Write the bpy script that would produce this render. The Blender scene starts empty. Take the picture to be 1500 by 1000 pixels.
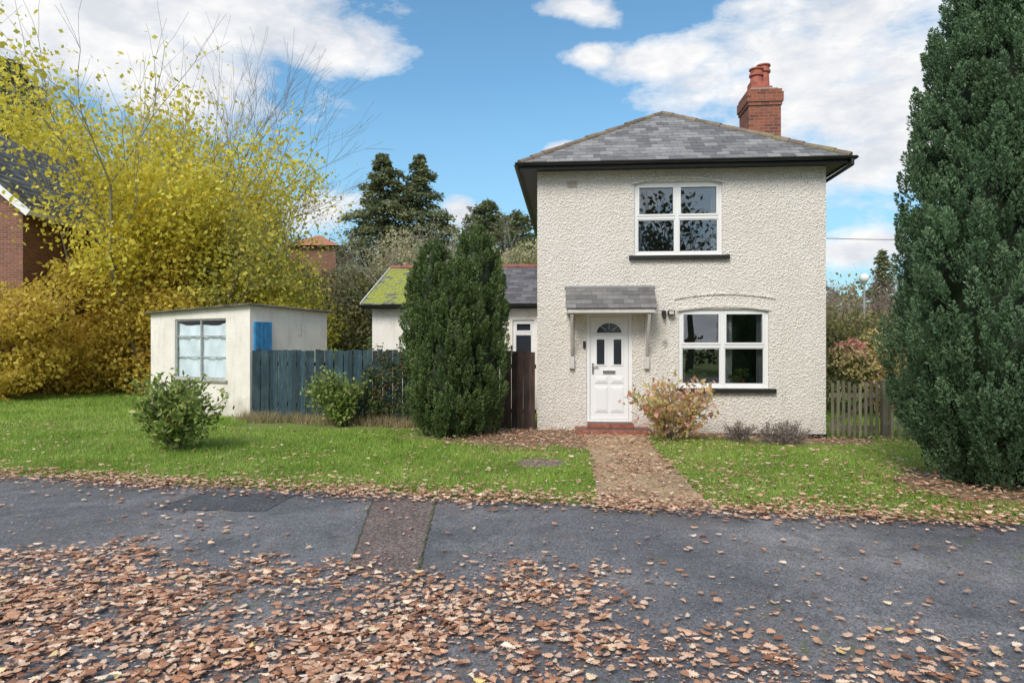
import bpy, math, numpy as np
from mathutils import Vector, Matrix
rng = np.random.default_rng(7)
scene = bpy.context.scene
scene.view_settings.view_transform = 'Standard'
scene.view_settings.look = 'None'
scene.view_settings.exposure = 0
COL = scene.collection

# ------------------------------------------------------------------ node helpers
def new_mat(name):
    m = bpy.data.materials.new(name); m.use_nodes = True
    nt = m.node_tree; b = nt.nodes['Principled BSDF']
    return m, nt, b
def N(nt, t, **kw):
    n = nt.nodes.new(t)
    for k, v in kw.items():
        if k in n.inputs: n.inputs[k].default_value = v
        else: setattr(n, k, v)
    return n
def coord(nt, kind='Object'):
    return nt.nodes.new('ShaderNodeTexCoord').outputs[kind]
def noise(nt, vec, scale, detail=4, rough=.55, dist=0):
    n = N(nt, 'ShaderNodeTexNoise'); n.inputs['Scale'].default_value = scale
    n.inputs['Detail'].default_value = detail; n.inputs['Roughness'].default_value = rough
    n.inputs['Distortion'].default_value = dist
    if vec is not None: nt.links.new(vec, n.inputs['Vector'])
    return n.outputs['Fac']
def voro(nt, vec, scale, out='Distance'):
    n = N(nt, 'ShaderNodeTexVoronoi'); n.inputs['Scale'].default_value = scale
    nt.links.new(vec, n.inputs['Vector']); return n.outputs[out]
def ramp(nt, fac, stops):
    r = nt.nodes.new('ShaderNodeValToRGB'); el = r.color_ramp.elements
    while len(el) < len(stops): el.new(.5)
    for e, (p, c) in zip(el, stops):
        e.position = p; e.color = (c[0], c[1], c[2], 1) if hasattr(c, '__len__') else (c, c, c, 1)
    nt.links.new(fac, r.inputs[0]); return r.outputs[0]
def mix(nt, fac, a, b, blend='MIX'):
    m = nt.nodes.new('ShaderNodeMix'); m.data_type = 'RGBA'; m.blend_type = blend
    for i, v in ((0, fac), (6, a), (7, b)):
        if isinstance(v, bpy.types.NodeSocket): nt.links.new(v, m.inputs[i])
        elif i == 0: m.inputs[0].default_value = v
        else: m.inputs[i].default_value = (v[0], v[1], v[2], 1)
    return m.outputs[2]
def math_(nt, op, a, b=None, clamp=False):
    m = nt.nodes.new('ShaderNodeMath'); m.operation = op; m.use_clamp = clamp
    for i, v in ((0, a), (1, b)):
        if v is None: continue
        if isinstance(v, bpy.types.NodeSocket): nt.links.new(v, m.inputs[i])
        else: m.inputs[i].default_value = v
    return m.outputs[0]
def bump(nt, b, h, strength=.5, dist=.02):
    n = nt.nodes.new('ShaderNodeBump'); n.inputs['Strength'].default_value = strength
    n.inputs['Distance'].default_value = dist
    nt.links.new(h, n.inputs['Height']); nt.links.new(n.outputs[0], b.inputs['Normal'])
def attr(nt, name='tint'):
    a = nt.nodes.new('ShaderNodeAttribute'); a.attribute_name = name; return a.outputs['Fac']
def sep(nt, vec):
    s = nt.nodes.new('ShaderNodeSeparateXYZ'); nt.links.new(vec, s.inputs[0]); return s.outputs
def comb(nt, x, y, z=0.0):
    c = nt.nodes.new('ShaderNodeCombineXYZ')
    for i, v in enumerate((x, y, z)):
        if isinstance(v, bpy.types.NodeSocket): nt.links.new(v, c.inputs[i])
        else: c.inputs[i].default_value = v
    return c.outputs[0]
def setc(nt, b, c, name='Base Color'):
    if isinstance(c, bpy.types.NodeSocket): nt.links.new(c, b.inputs[name])
    else: b.inputs[name].default_value = (c[0], c[1], c[2], 1)

def plain(name, c, rough=.6, var=.15, sc=6, bs=.15, metal=0):
    m, nt, b = new_mat(name); v = coord(nt)
    n = noise(nt, v, sc, 6)
    c1 = [x*(1-var) for x in c]; c2 = [min(1, x*(1+var)) for x in c]
    setc(nt, b, ramp(nt, n, [(.3, c1), (.7, c2)]))
    b.inputs['Roughness'].default_value = rough; b.inputs['Metallic'].default_value = metal
    if bs: bump(nt, b, noise(nt, v, sc*12, 4), bs, .004)
    return m
def foliage(name, cols, trans=.3, rough=.55):
    m, nt, b = new_mat(name)
    k = len(cols)
    c = ramp(nt, attr(nt), [(i/(k-1), cc) for i, cc in enumerate(cols)])
    v = coord(nt)
    c = mix(nt, .35, c, ramp(nt, noise(nt, v, .9, 3), [(.3, (.55, .55, .55)), (.7, (1.35, 1.35, 1.35))]), 'MULTIPLY')
    setc(nt, b, c); b.inputs['Roughness'].default_value = rough
    b.inputs['Specular IOR Level'].default_value = .3
    t = nt.nodes.new('ShaderNodeBsdfTranslucent'); nt.links.new(c, t.inputs[0])
    ms = nt.nodes.new('ShaderNodeMixShader'); ms.inputs[0].default_value = trans
    nt.links.new(b.outputs[0], ms.inputs[1]); nt.links.new(t.outputs[0], ms.inputs[2])
    nt.links.new(ms.outputs[0], nt.nodes['Material Output'].inputs[0])
    return m

# ------------------------------------------------------------------ mesh helpers
def np_mesh(name, V, F, mats, tint=None, parent=None, smooth=False, k=None):
    V = np.asarray(V, dtype=np.float32); F = np.asarray(F, dtype=np.int32)
    me = bpy.data.meshes.new(name)
    me.vertices.add(len(V)); me.vertices.foreach_set('co', V.ravel())
    M, kk = F.shape
    me.loops.add(M*kk); me.loops.foreach_set('vertex_index', F.ravel())
    me.polygons.add(M); me.polygons.foreach_set('loop_start', np.arange(0, M*kk, kk, dtype=np.int32))
    if smooth: me.polygons.foreach_set('use_smooth', np.ones(M, dtype=bool))
    if tint is not None:
        a = me.attributes.new('tint', 'FLOAT', 'FACE'); a.data.foreach_set('value', np.asarray(tint, dtype=np.float32))
    me.update(calc_edges=True); me.validate()
    for m in (mats if isinstance(mats, (list, tuple)) else [mats]): me.materials.append(m)
    o = bpy.data.objects.new(name, me); COL.objects.link(o)
    if parent: o.parent = parent
    return o

class MB:
    def __init__(s): s.v = []; s.f = []; s.t = []; s.sm = []
    def add(s, vs, fs, t=None, sm=False):
        o = len(s.v); s.v += [tuple(p) for p in vs]
        if t is None: t = float(rng.random())
        for f in fs: s.f.append(tuple(i+o for i in f)); s.t.append(t); s.sm.append(sm)
    def box(s, x0, x1, y0, y1, z0, z1, t=None):
        s.add([(x0,y0,z0),(x1,y0,z0),(x1,y1,z0),(x0,y1,z0),(x0,y0,z1),(x1,y0,z1),(x1,y1,z1),(x0,y1,z1)],
              [(0,3,2,1),(4,5,6,7),(0,1,5,4),(1,2,6,5),(2,3,7,6),(3,0,4,7)], t)
    def obox(s, A, B, w, h, up=(0,0,1), t=None):
        A = Vector(A); B = Vector(B); d = (B-A).normalized(); u = Vector(up)
        sd = d.cross(u).normalized(); u = sd.cross(d).normalized()
        P = []
        for c in (A, B):
            for i, j in ((-1,-1),(1,-1),(1,1),(-1,1)): P.append(c+sd*(w/2*i)+u*(h/2*j))
        s.add(P, [(0,1,2,3)[::-1],(4,5,6,7),(0,1,5,4),(1,2,6,5),(2,3,7,6),(3,0,4,7)], t)
    def tube(s, A, B, r0, r1, n=12, caps=True, t=None):
        A = Vector(A); B = Vector(B); d = (B-A).normalized()
        a = d.orthogonal().normalized(); b = d.cross(a)
        P = [A+(a*math.cos(2*math.pi*i/n)+b*math.sin(2*math.pi*i/n))*r0 for i in range(n)]
        P += [B+(a*math.cos(2*math.pi*i/n)+b*math.sin(2*math.pi*i/n))*r1 for i in range(n)]
        t = float(rng.random()) if t is None else t
        s.add(P, [(i,(i+1)%n,(i+1)%n+n,i+n) for i in range(n)], t, True)
        if caps: s.add(P, [tuple(range(n))[::-1], tuple(range(n,2*n))], t)
    def obj(s, name, mat, parent=None, bevel=0):
        me = bpy.data.meshes.new(name); me.from_pydata(s.v, [], s.f)
        a = me.attributes.new('tint','FLOAT','FACE'); a.data.foreach_set('value', np.array(s.t, dtype=np.float32))
        me.polygons.foreach_set('use_smooth', np.array(s.sm, dtype=bool))
        me.update(); me.materials.append(mat)
        o = bpy.data.objects.new(name, me); COL.objects.link(o)
        if parent: o.parent = parent
        if bevel:
            bv = o.modifiers.new('bevel','BEVEL'); bv.width = bevel; bv.segments = 2; bv.limit_method = 'ANGLE'
        return o
def empty(name, loc=(0,0,0), rz=0):
    e = bpy.data.objects.new(name, None); e.location = loc; e.rotation_euler = (0,0,rz); COL.objects.link(e); return e
def onebox(name, mat, parent, *a, bevel=0):
    m = MB(); m.box(*a); return m.obj(name, mat, parent, bevel)
def sstep(a, b, x):
    t = np.clip((x-a)/(b-a), 0, 1); return t*t*(3-2*t)

def vnoise(x, y, s=1.0, seed=0):
    r = np.random.default_rng(seed).random((64, 64))
    x = np.asarray(x)/s+31.7; y = np.asarray(y)/s+17.3
    i = np.floor(x).astype(int); j = np.floor(y).astype(int); fx = x-i; fy = y-j
    fx = fx*fx*(3-2*fx); fy = fy*fy*(3-2*fy); i %= 64; j %= 64; i1 = (i+1)%64; j1 = (j+1)%64
    return (r[i,j]*(1-fx)+r[i1,j]*fx)*(1-fy)+(r[i,j1]*(1-fx)+r[i1,j1]*fx)*fy

def height(x, y):
    x = np.asarray(x, dtype=float); y = np.asarray(y, dtype=float)
    h = -.11*sstep(2.6, 6, x)*sstep(9, 12.5, y)
    h = h + 6.5*sstep(28, 75, y)*(1-.75*sstep(0, 25, x))
    return h
def edge(x, y): return y-(7.49-.208*x)

# ------------------------------------------------------------------ leaf helpers
def unit(v): return v/np.maximum(np.linalg.norm(v, axis=1, keepdims=True), 1e-6)
def leaf_geo(c, d, L, W, twist=None):
    n = len(c); d = unit(d)
    r = rng.normal(size=(n, 3)); s = unit(np.cross(d, r)) if twist is None else unit(np.cross(d, twist))
    L = np.broadcast_to(np.asarray(L, dtype=float).reshape(-1, 1), (n, 1)); W = np.broadcast_to(np.asarray(W, dtype=float).reshape(-1, 1), (n, 1))
    V = np.stack([c-d*L/2, c+s*W/2, c+d*L/2, c-s*W/2], axis=1).reshape(-1, 3)
    F = np.arange(4*n).reshape(n, 4)
    return V, F
def leaf_obj(name, c, d, L, W, tint, mat, parent=None, twist=None):
    V, F = leaf_geo(c, d, L, W, twist)
    return np_mesh(name, V, F, mat, tint, parent)
def clump_points(clumps, n_per, flat=.75):
    clumps = np.asarray(clumps, dtype=float); K = len(clumps)
    vol = (clumps[:,3]*clumps[:,4]*clumps[:,5])**(2/3); vol = vol/vol.mean()
    ks = np.repeat(np.arange(K), np.maximum(3, (n_per*vol).astype(int)))
    n = len(ks); u = unit(rng.normal(size=(n, 3)))
    r = .55+.5*rng.random((n, 1))**.7
    r *= 1+.18*np.sin(u[:, :1]*7+ks[:, None])*np.sin(u[:, 2:]*6+ks[:, None]*2)
    p = clumps[ks, :3]+u*r*clumps[ks, 3:]
    ct = rng.random(K)
    t = np.clip(.45*ct[ks]+.45*rng.random(n)+.1*(u[:, 2]+1), 0, 1)  # tint rises towards each clump's top: shading put into the leaf colour
    return p, t, u
def mass(name, clumps, n_per, leaf, mat, parent=None):
    p, t, u = clump_points(clumps, n_per)
    n = len(p)
    g = height(p[:,0], p[:,1]); k = p[:,2] > g+.02; p, t, u = p[k], t[k], u[k]; n = len(p)
    d = rng.normal(size=(n, 3))+np.array([0, 0, -.2])
    L = leaf*(.6+.8*rng.random(n))
    return leaf_obj(name, p, d, L, L*.62, t, mat, parent)
def tubes(name, segs, mat, parent=None, n=5):
    S = np.array([(*a, *b, r0, r1) for a, b, r0, r1 in segs]); A = S[:, :3]; B = S[:, 3:6]
    d = unit(B-A); ref = np.where(np.abs(d[:, 2:3]) < .9, np.array([[0, 0, 1.]]), np.array([[1., 0, 0]]))
    a = unit(np.cross(d, ref)); b = np.cross(d, a)
    ang = np.arange(n)*2*np.pi/n
    ring = a[:, None]*np.cos(ang)[None, :, None]+b[:, None]*np.sin(ang)[None, :, None]
    V = np.concatenate([A[:, None]+ring*S[:, 6][:, None, None], B[:, None]+ring*S[:, 7][:, None, None]], axis=1)
    m = len(S); base = (np.arange(m)*2*n)[:, None, None]
    f = np.array([[i, (i+1) % n, (i+1) % n+n, i+n] for i in range(n)])[None]
    return np_mesh(name, V.reshape(-1, 3), (base+f).reshape(-1, 4), mat, np.repeat(rng.random(m), n), parent, smooth=True)
def grow(p, d, L, r, depth, segs, tips, spread=.55, up=.12, kids=3, wig=.13, shrink=.72):
    pos = np.array(p, float); d = np.array(d, float); n = 3; rr = r
    for i in range(n):
        d = d+rng.normal(0, wig, 3)+np.array([0, 0, up*.35]); d /= np.linalg.norm(d)
        q = pos+d*L/n; r2 = max(rr*.86, .004)
        segs.append((pos, q, rr, r2)); rr = r2; pos = q
        if depth > 0 and i < n-1 and rng.random() < .6:
            a = rng.normal(0, 1, 3); a -= a.dot(d)*d; a /= np.linalg.norm(a)
            grow(pos, d*np.cos(spread*1.3)+a*np.sin(spread*1.3), L*shrink*.8, rr*.55, depth-1, segs, tips, spread, up, kids, wig, shrink)
        if depth <= 1: tips.append((pos, d.copy()))
    if depth > 0:
        for k in range(kids-1 if rng.random() < .4 else kids):
            a = rng.normal(0, 1, 3); a -= a.dot(d)*d; a /= np.linalg.norm(a); s = spread*(.5+.8*rng.random())
            grow(pos, d*np.cos(s)+a*np.sin(s), L*shrink*(.8+.4*rng.random()), rr*.72, depth-1, segs, tips, spread, up, kids, wig, shrink)

# ------------------------------------------------------------------ materials
def m_stucco():
    m, nt, b = new_mat('roughcast_render'); v = coord(nt)
    big = ramp(nt, noise(nt, v, 1.1, 6, .6), [(.3, (.83, .77, .695)), (.7, (.90, .85, .785))])
    s = sep(nt, v); zz = math_(nt, 'ADD', s[2], math_(nt, 'MULTIPLY', noise(nt, v, 3, 5), .9))
    dirt = ramp(nt, math_(nt, 'MULTIPLY', zz, .5), [(.2, 1.0), (.45, 0.0)])
    c = mix(nt, math_(nt, 'MULTIPLY', dirt, .3), big, (.42, .37, .30))
    stv = nt.nodes.new('ShaderNodeMapping'); stv.inputs['Scale'].default_value = (3, 3, .35); nt.links.new(v, stv.inputs[0])
    streak = ramp(nt, noise(nt, stv.outputs[0], 1.6, 6, .65), [(.55, 0.0), (.75, .28)])
    c = mix(nt, streak, c, (.52, .47, .40))
    pit = voro(nt, v, 34); nn = noise(nt, v, 56, 3, .6)
    h = math_(nt, 'ADD', math_(nt, 'MULTIPLY', pit, 1.0), math_(nt, 'MULTIPLY', nn, .9))
    h = math_(nt, 'ADD', h, math_(nt, 'MULTIPLY', noise(nt, v, 19, 4), .7))
    c = mix(nt, .6, c, ramp(nt, h, [(.55, (.62, .59, .56)), (.98, (1.0, 1.0, 1.0))]), 'MULTIPLY')
    setc(nt, b, c); b.inputs['Roughness'].default_value = .92
    bump(nt, b, h, .95, .028); return m
def m_render():
    m, nt, b = new_mat('painted_render'); v = coord(nt)
    big = ramp(nt, noise(nt, v, 1.6, 7, .65), [(.3, (.74, .69, .62)), (.65, (.86, .82, .76))])
    s = sep(nt, v); zz = math_(nt, 'ADD', s[2], math_(nt, 'MULTIPLY', noise(nt, v, 3, 6), .7))
    dirt = ramp(nt, math_(nt, 'MULTIPLY', zz, .5), [(.15, 1.0), (.42, 0.0)])
    c = mix(nt, math_(nt, 'MULTIPLY', dirt, .6), big, (.33, .27, .19))
    stv = nt.nodes.new('ShaderNodeMapping'); stv.inputs['Scale'].default_value = (3, 3, .4); nt.links.new(v, stv.inputs[0])
    c = mix(nt, ramp(nt, noise(nt, stv.outputs[0], 2.0, 6, .7), [(.52, 0.0), (.72, .4)]), c, (.42, .36, .28))
    setc(nt, b, c); b.inputs['Roughness'].default_value = .9
    bump(nt, b, noise(nt, v, 14, 6), .4, .02); return m
def m_slate(name, moss=.25, mc=((.10, .11, .03), (.22, .22, .05)), base=((.085, .09, .10), (.20, .20, .215)), xlim=None):
    m, nt, b = new_mat(name); v = coord(nt)
    c = ramp(nt, attr(nt), [(0, base[0]), (1, base[1])])
    c = mix(nt, .6, c, ramp(nt, noise(nt, v, 5, 6, .7), [(.3, (.6, .6, .6)), (.7, (1.3, 1.3, 1.3))]), 'MULTIPLY')
    mk = noise(nt, v, 3.2, 7, .75)
    if xlim is not None:
        s = sep(nt, v)[0]
        g = math_(nt, 'MULTIPLY', math_(nt, 'SUBTRACT', xlim, s), 1.6, True)
        mk = math_(nt, 'ADD', math_(nt, 'MULTIPLY', mk, .9), math_(nt, 'MULTIPLY', g, .24))
    mask = ramp(nt, mk, [(.72-moss*.6, 0.0), (.80-moss*.6, 1.0)])
    mossc = ramp(nt, noise(nt, v, 25, 4), [(.3, mc[0]), (.7, mc[1])])
    c = mix(nt, mask, c, mossc)
    setc(nt, b, c); b.inputs['Roughness'].default_value = .6
    bump(nt, b, noise(nt, v, 40, 5), .3, .006); return m
def m_brick(name, c1, c2, mortar, sc=1.0):
    m, nt, b = new_mat(name); v = coord(nt); s = sep(nt, v)
    vec = comb(nt, math_(nt, 'ADD', s[0], s[1]), s[2])
    br = nt.nodes.new('ShaderNodeTexBrick'); nt.links.new(vec, br.inputs['Vector'])
    br.inputs['Color1'].default_value = (*c1, 1); br.inputs['Color2'].default_value = (*c2, 1); br.inputs['Mortar'].default_value = (*mortar, 1)
    br.inputs['Scale'].default_value = sc; br.inputs['Brick Width'].default_value = .225; br.inputs['Row Height'].default_value = .075
    br.inputs['Mortar Size'].default_value = .006; br.inputs['Bias'].default_value = 0
    c = mix(nt, .5, br.outputs['Color'], ramp(nt, noise(nt, v, 9, 6, .7), [(.3, (.6, .6, .6)), (.7, (1.3, 1.3, 1.3))]), 'MULTIPLY')
    setc(nt, b, c); b.inputs['Roughness'].default_value = .9
    bump(nt, b, math_(nt, 'SUBTRACT', 1.0, br.outputs['Fac']), .6, .008); return m
def m_wood(name, c1, c2, c3):
    m, nt, b = new_mat(name); v = coord(nt)
    mp = nt.nodes.new('ShaderNodeMapping'); mp.inputs['Scale'].default_value = (1, 1, .12); nt.links.new(v, mp.inputs[0])
    c = ramp(nt, noise(nt, mp.outputs[0], 30, 6, .7), [(.3, c1), (.55, c2), (.75, c3)])
    c = mix(nt, .75, c, ramp(nt, attr(nt), [(0, (.4, .4, .4)), (1, (1.5, 1.5, 1.5))]), 'MULTIPLY')
    c = mix(nt, ramp(nt, noise(nt, v, 2.5, 5), [(.5, 0.0), (.75, .6)]), c, c3)
    setc(nt, b, c); b.inputs['Roughness'].default_value = .85
    bump(nt, b, noise(nt, mp.outputs[0], 60, 4), .4, .005); return m
def m_asphalt():
    m, nt, b = new_mat('asphalt'); v = coord(nt)
    c = ramp(nt, noise(nt, v, .55, 7, .62, .4), [(.32, (.09, .092, .106)), (.5, (.145, .145, .157)), (.68, (.24, .23, .235))])
    sp = ramp(nt, voro(nt, v, 75, 'Color'), [(.2, (.5, .5, .5)), (.8, (1.45, 1.45, 1.45))])
    c = mix(nt, .8, c, sp, 'MULTIPLY')
    lg = ramp(nt, noise(nt, v, 110, 2), [(.60, 0.0), (.68, .6)])
    c = mix(nt, lg, c, (.38, .36, .34))
    wet = ramp(nt, noise(nt, v, 2.2, 7, .72, .5), [(.50, 0.0), (.64, .55)])
    c = mix(nt, wet, c, (.068, .069, .079))
    brn = ramp(nt, noise(nt, v, 1.9, 7, .7, .8), [(.54, 0.0), (.70, .55)])
    c = mix(nt, brn, c, (.17, .13, .11))
    moss = ramp(nt, math_(nt, 'MULTIPLY', noise(nt, v, .8, 6, .7), noise(nt, v, 9, 6, .7)), [(.32, 0.0), (.39, .7)])
    c = mix(nt, moss, c, (.11, .13, .04))
    setc(nt, b, c)
    r = ramp(nt, noise(nt, v, .9, 5), [(.35, .42), (.65, .8)]); nt.links.new(r, b.inputs['Roughness'])
    h = math_(nt, 'ADD', voro(nt, v, 75), math_(nt, 'MULTIPLY', noise(nt, v, 4, 5), 1.5))
    bump(nt, b, h, .5, .008); return m
def m_speckle(name, cols, sc=60, bs=.6, rough=.85):
    m, nt, b = new_mat(name); v = coord(nt)
    k = len(cols); c = ramp(nt, voro(nt, v, sc, 'Color'), [(.1+.8*i/(k-1), cc) for i, cc in enumerate(cols)])
    c = mix(nt, .6, c, ramp(nt, noise(nt, v, 1.7, 6, .65), [(.3, (.6, .6, .6)), (.7, (1.3, 1.3, 1.3))]), 'MULTIPLY')
    setc(nt, b, c); b.inputs['Roughness'].default_value = rough
    bump(nt, b, voro(nt, v, sc), bs, .012); return m
def m_ground():
    m, nt, b = new_mat('grass_ground'); v = coord(nt)
    c = ramp(nt, noise(nt, v, 1.3, 8, .65), [(.3, (.12, .17, .03)), (.5, (.17, .23, .04)), (.72, (.19, .17, .07))])
    c = mix(nt, .7, c, ramp(nt, noise(nt, v, 40, 4, .7), [(.3, (.5, .5, .5)), (.7, (1.4, 1.4, 1.4))]), 'MULTIPLY')
    setc(nt, b, c); b.inputs['Roughness'].default_value = 1
    bump(nt, b, noise(nt, v, 30, 5), .8, .03); return m
STUCCO = m_stucco(); RENDER = m_render()
SLATE = m_slate('roof_slate', .17, ((.15, .15, .08), (.27, .26, .14)), base=((.115, .117, .13), (.29, .288, .295)))
SLATE_M = m_slate('mossy_slate', .2, ((.14, .17, .02), (.37, .40, .05)), ((.07, .07, .085), (.16, .16, .18)), xlim=3.3)
SLATE_P = m_slate('porch_slate', .05, base=((.11, .105, .105), (.21, .20, .195)))
HIP = m_slate('hip_tile', .35, ((.15, .13, .05), (.28, .24, .11)), ((.15, .11, .08), (.25, .19, .14)))
BRICK = m_brick('chimney_brick', (.34, .105, .055), (.17, .055, .04), (.27, .22, .18))
BRICK2 = m_brick('red_brick', (.28, .11, .07), (.18, .075, .05), (.3, .26, .22))
TERRA = plain('terracotta', (.38, .115, .08), .8, .3)
RIDGE = plain('ridge_terracotta', (.25, .10, .08), .8, .4)
BLACK = plain('black_paint', (.016, .016, .018), .4, .3, 5, .05)
UPVC = plain('white_upvc', (.82, .82, .82), .28, .02, 2, 0)
WHITE = plain('weathered_white_paint', (.58, .56, .53), .6, .15, 7, .1)
GREY = plain('grey_metal', (.3, .3, .31), .5, .1, 5, 0)
CHROME = plain('chrome', (.6, .6, .6), .2, .05, 5, 0, 1)
TILE = plain('quarry_tile', (.28, .10, .065), .7, .4, 14, .2)
INT = plain('interior_wall', (.20, .19, .18), .9, .1, 1, 0)
CURT = plain('curtain_cloth', (.72, .72, .72), .9, .08, 5, .2)
SHEET = plain('dust_sheet', (.70, .78, .83), .7, .08, 3, .3)
BLUE = plain('blue_paint', (.035, .24, .50), .6, .3, 8, .2)
CONC = plain('concrete', (.34, .33, .30), .9, .2, 4, .3)
BARK = plain('bark', (.17, .14, .11), .95, .35, 9, .5)
BARKP = plain('pale_bark', (.30, .28, .24), .95, .3, 9, .5)
TWIG = plain('twig', (.26, .20, .17), .95, .3, 9, 0)
FENCE = m_wood('blue_stained_wood', (.010, .024, .032), (.022, .052, .068), (.07, .12, .125))
FENCEB = m_wood('brown_stained_wood', (.035, .02, .016), (.07, .042, .034), (.12, .085, .07))
PICKET = m_wood('weathered_wood', (.13, .12, .07), (.21, .19, .13), (.28, .25, .18))
ASPH = m_asphalt()
PATCH = m_speckle('dark_asphalt', [(.045, .047, .055), (.08, .082, .09), (.13, .13, .135)], 75, .5, .7)
AGG = m_speckle('brown_aggregate', [(.08, .06, .056), (.16, .12, .11), (.29, .23, .21)], 55)
GRAVEL = m_speckle('path_gravel', [(.24, .15, .075), (.42, .29, .165), (.56, .43, .28)], 45)
SOIL = m_speckle('leafy_soil', [(.11, .07, .04), (.22, .145, .08), (.36, .25, .15)], 30)
GROUND = m_ground()
def m_glass(name, ior, add, tint):
    m, nt, b = new_mat(name)
    tr = nt.nodes.new('ShaderNodeBsdfTransparent'); tr.inputs[0].default_value = tint
    gl = nt.nodes.new('ShaderNodeBsdfGlossy'); gl.inputs['Roughness'].default_value = .01; gl.inputs[0].default_value = (.9, .95, 1, 1)
    fr = nt.nodes.new('ShaderNodeFresnel'); fr.inputs[0].default_value = ior
    f = math_(nt, 'ADD', fr.outputs[0], add, True)
    ms = nt.nodes.new('ShaderNodeMixShader'); nt.links.new(f, ms.inputs[0])
    nt.links.new(tr.outputs[0], ms.inputs[1]); nt.links.new(gl.outputs[0], ms.inputs[2])
    nt.links.new(ms.outputs[0], nt.nodes['Material Output'].inputs[0]); return m
GLASS = m_glass('window_glass', 1.6, .16, (.82, .85, .85, 1))
OGLASS = m_glass('old_window_glass', 1.15, 0.01, (.95, .97, .97, 1))
def m_dglass():
    m, nt, b = new_mat('dark_glass'); setc(nt, b, (.03, .035, .045)); b.inputs['Roughness'].default_value = .06; return m
DGLASS = m_dglass()

F_GRASS = foliage('grass_blades', [(.15, .25, .035), (.25, .40, .06), (.36, .51, .10), (.52, .53, .20)], .4)
F_DRY = foliage('dry_grass', [(.28, .22, .12), (.44, .36, .21), (.20, .23, .08)], .3)
F_CONE = foliage('conifer_green', [(.05, .08, .026), (.11, .175, .055), (.21, .28, .10)], .25)
F_CONE2 = foliage('cypress_green', [(.052, .098, .05), (.11, .195, .095), (.22, .33, .18)], .22)
F_YEL = foliage('yellow_leaves', [(.46, .38, .05), (.76, .64, .06), (.88, .77, .13), (.46, .54, .10)], .45)
F_YG = foliage('yellow_green_leaves', [(.20, .23, .06), (.38, .38, .07), (.62, .54, .09), (.74, .63, .12)], .45)
F_HEDGE = foliage('autumn_hedge', [(.28, .20, .07), (.58, .45, .08), (.76, .61, .11), (.48, .29, .08)], .45)
F_DARK = foliage('dark_leaves', [(.06, .08, .03), (.13, .16, .05), (.25, .24, .09), (.32, .27, .13)], .3)
F_REFL = foliage('oak_leaves', [(.04, .05, .025), (.10, .11, .04), (.22, .15, .07)], .3)
F_PALE = foliage('pale_leaves', [(.24, .24, .12), (.43, .42, .22), (.56, .52, .32), (.36, .27, .17)], .35)
F_FIR = foliage('fir_needles', [(.085, .115, .048), (.18, .21, .095), (.30, .30, .15)], .3)
F_BUSH = foliage('glossy_leaves', [(.07, .12, .025), (.17, .26, .055), (.32, .40, .11), (.50, .47, .17)], .3, .4)
F_HYD = foliage('hydrangea_leaves', [(.56, .20, .17), (.70, .44, .20), (.52, .52, .18), (.78, .48, .38), (.64, .18, .18)], .4)
F_HEATH = foliage('heather', [(.12, .09, .08), (.25, .21, .19), (.36, .32, .28)], .15)
F_RED = foliage('climber_leaves', [(.04, .07, .02), (.09, .13, .035), (.18, .07, .04)], .25)
F_BROWN = foliage('brown_twigs', [(.24, .16, .14), (.40, .29, .25), (.48, .33, .22)], .2)
def m_fallen():
    m, nt, b = new_mat('fallen_leaf')
    c = ramp(nt, attr(nt), [(0, (.18, .07, .04)), (.25, (.42, .20, .11)), (.5, (.62, .36, .23)), (.75, (.75, .52, .37)), (.93, (.84, .68, .54)), (1, (.74, .55, .18))])
    v = coord(nt); c = mix(nt, .5, c, ramp(nt, noise(nt, v, 45, 3), [(.3, (.6, .6, .6)), (.7, (1.25, 1.25, 1.25))]), 'MULTIPLY')
    setc(nt, b, c); b.inputs['Roughness'].default_value = .55; return m
FALLEN = m_fallen()

# ------------------------------------------------------------------ ground
xs = np.unique(np.concatenate([np.linspace(-300, -30, 19), np.linspace(-30, 30, 121), np.linspace(30, 300, 19)]))
ys = np.unique(np.concatenate([np.linspace(-120, -10, 12), np.linspace(-10, 30, 101), np.linspace(30, 90, 41), np.linspace(90, 500, 15)]))
X, Y = np.meshgrid(xs, ys); Z = height(X, Y)
V = np.stack([X.ravel(), Y.ravel(), Z.ravel()], 1); nx = len(xs); ny = len(ys)
ii = (np.arange(ny-1)[:, None]*nx+np.arange(nx-1)[None]).ravel()
np_mesh('ground', V, np.stack([ii, ii+1, ii+nx+1, ii+nx], 1), GROUND, smooth=True)
xr = np.linspace(-60, 60, 601); ye = 7.49-.208*xr+.10*(vnoise(xr, 0*xr, .5, 3)-.5)+.12*(vnoise(xr, 0*xr, 2, 4)-.5)
V = np.concatenate([np.stack([xr, ye, 0*xr+.006], 1), np.stack([xr, ye-14, 0*xr+.006], 1)]); n = len(xr)
ii = np.arange(n-1); np_mesh('road', V, np.stack([ii+n, ii+n+1, ii+1, ii], 1), ASPH)
def ribbon(name, A, B, w0, w1, z, mat, n=50, a=.012, cx=None):
    """strip of ground from A to B, width w0..w1, ragged edges"""
    A = np.array(A, float); B = np.array(B, float); d = (B-A)/np.linalg.norm(B-A); s = np.array([d[1], -d[0]]); V = []
    for i in range(n+1):
        t = i/n; c = A+(B-A)*t; w = w0+(w1-w0)*t
        for k in (-1, 1):
            p = c+s*k*(w/2+rng.normal(0, a)); V.append((p[0], p[1], z))
    return np_mesh(name, V, [(2*i, 2*i+1, 2*i+3, 2*i+2) for i in range(n)], mat)
ribbon('road_strip', (-.975, 5.12), (-1.19, 7.62), .55, .68, .011, AGG)
ribbon('road_patch', (-2.50, 7.38), (-3.65, 7.50), .75, .85, .011, PATCH, 30, .02)
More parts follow.
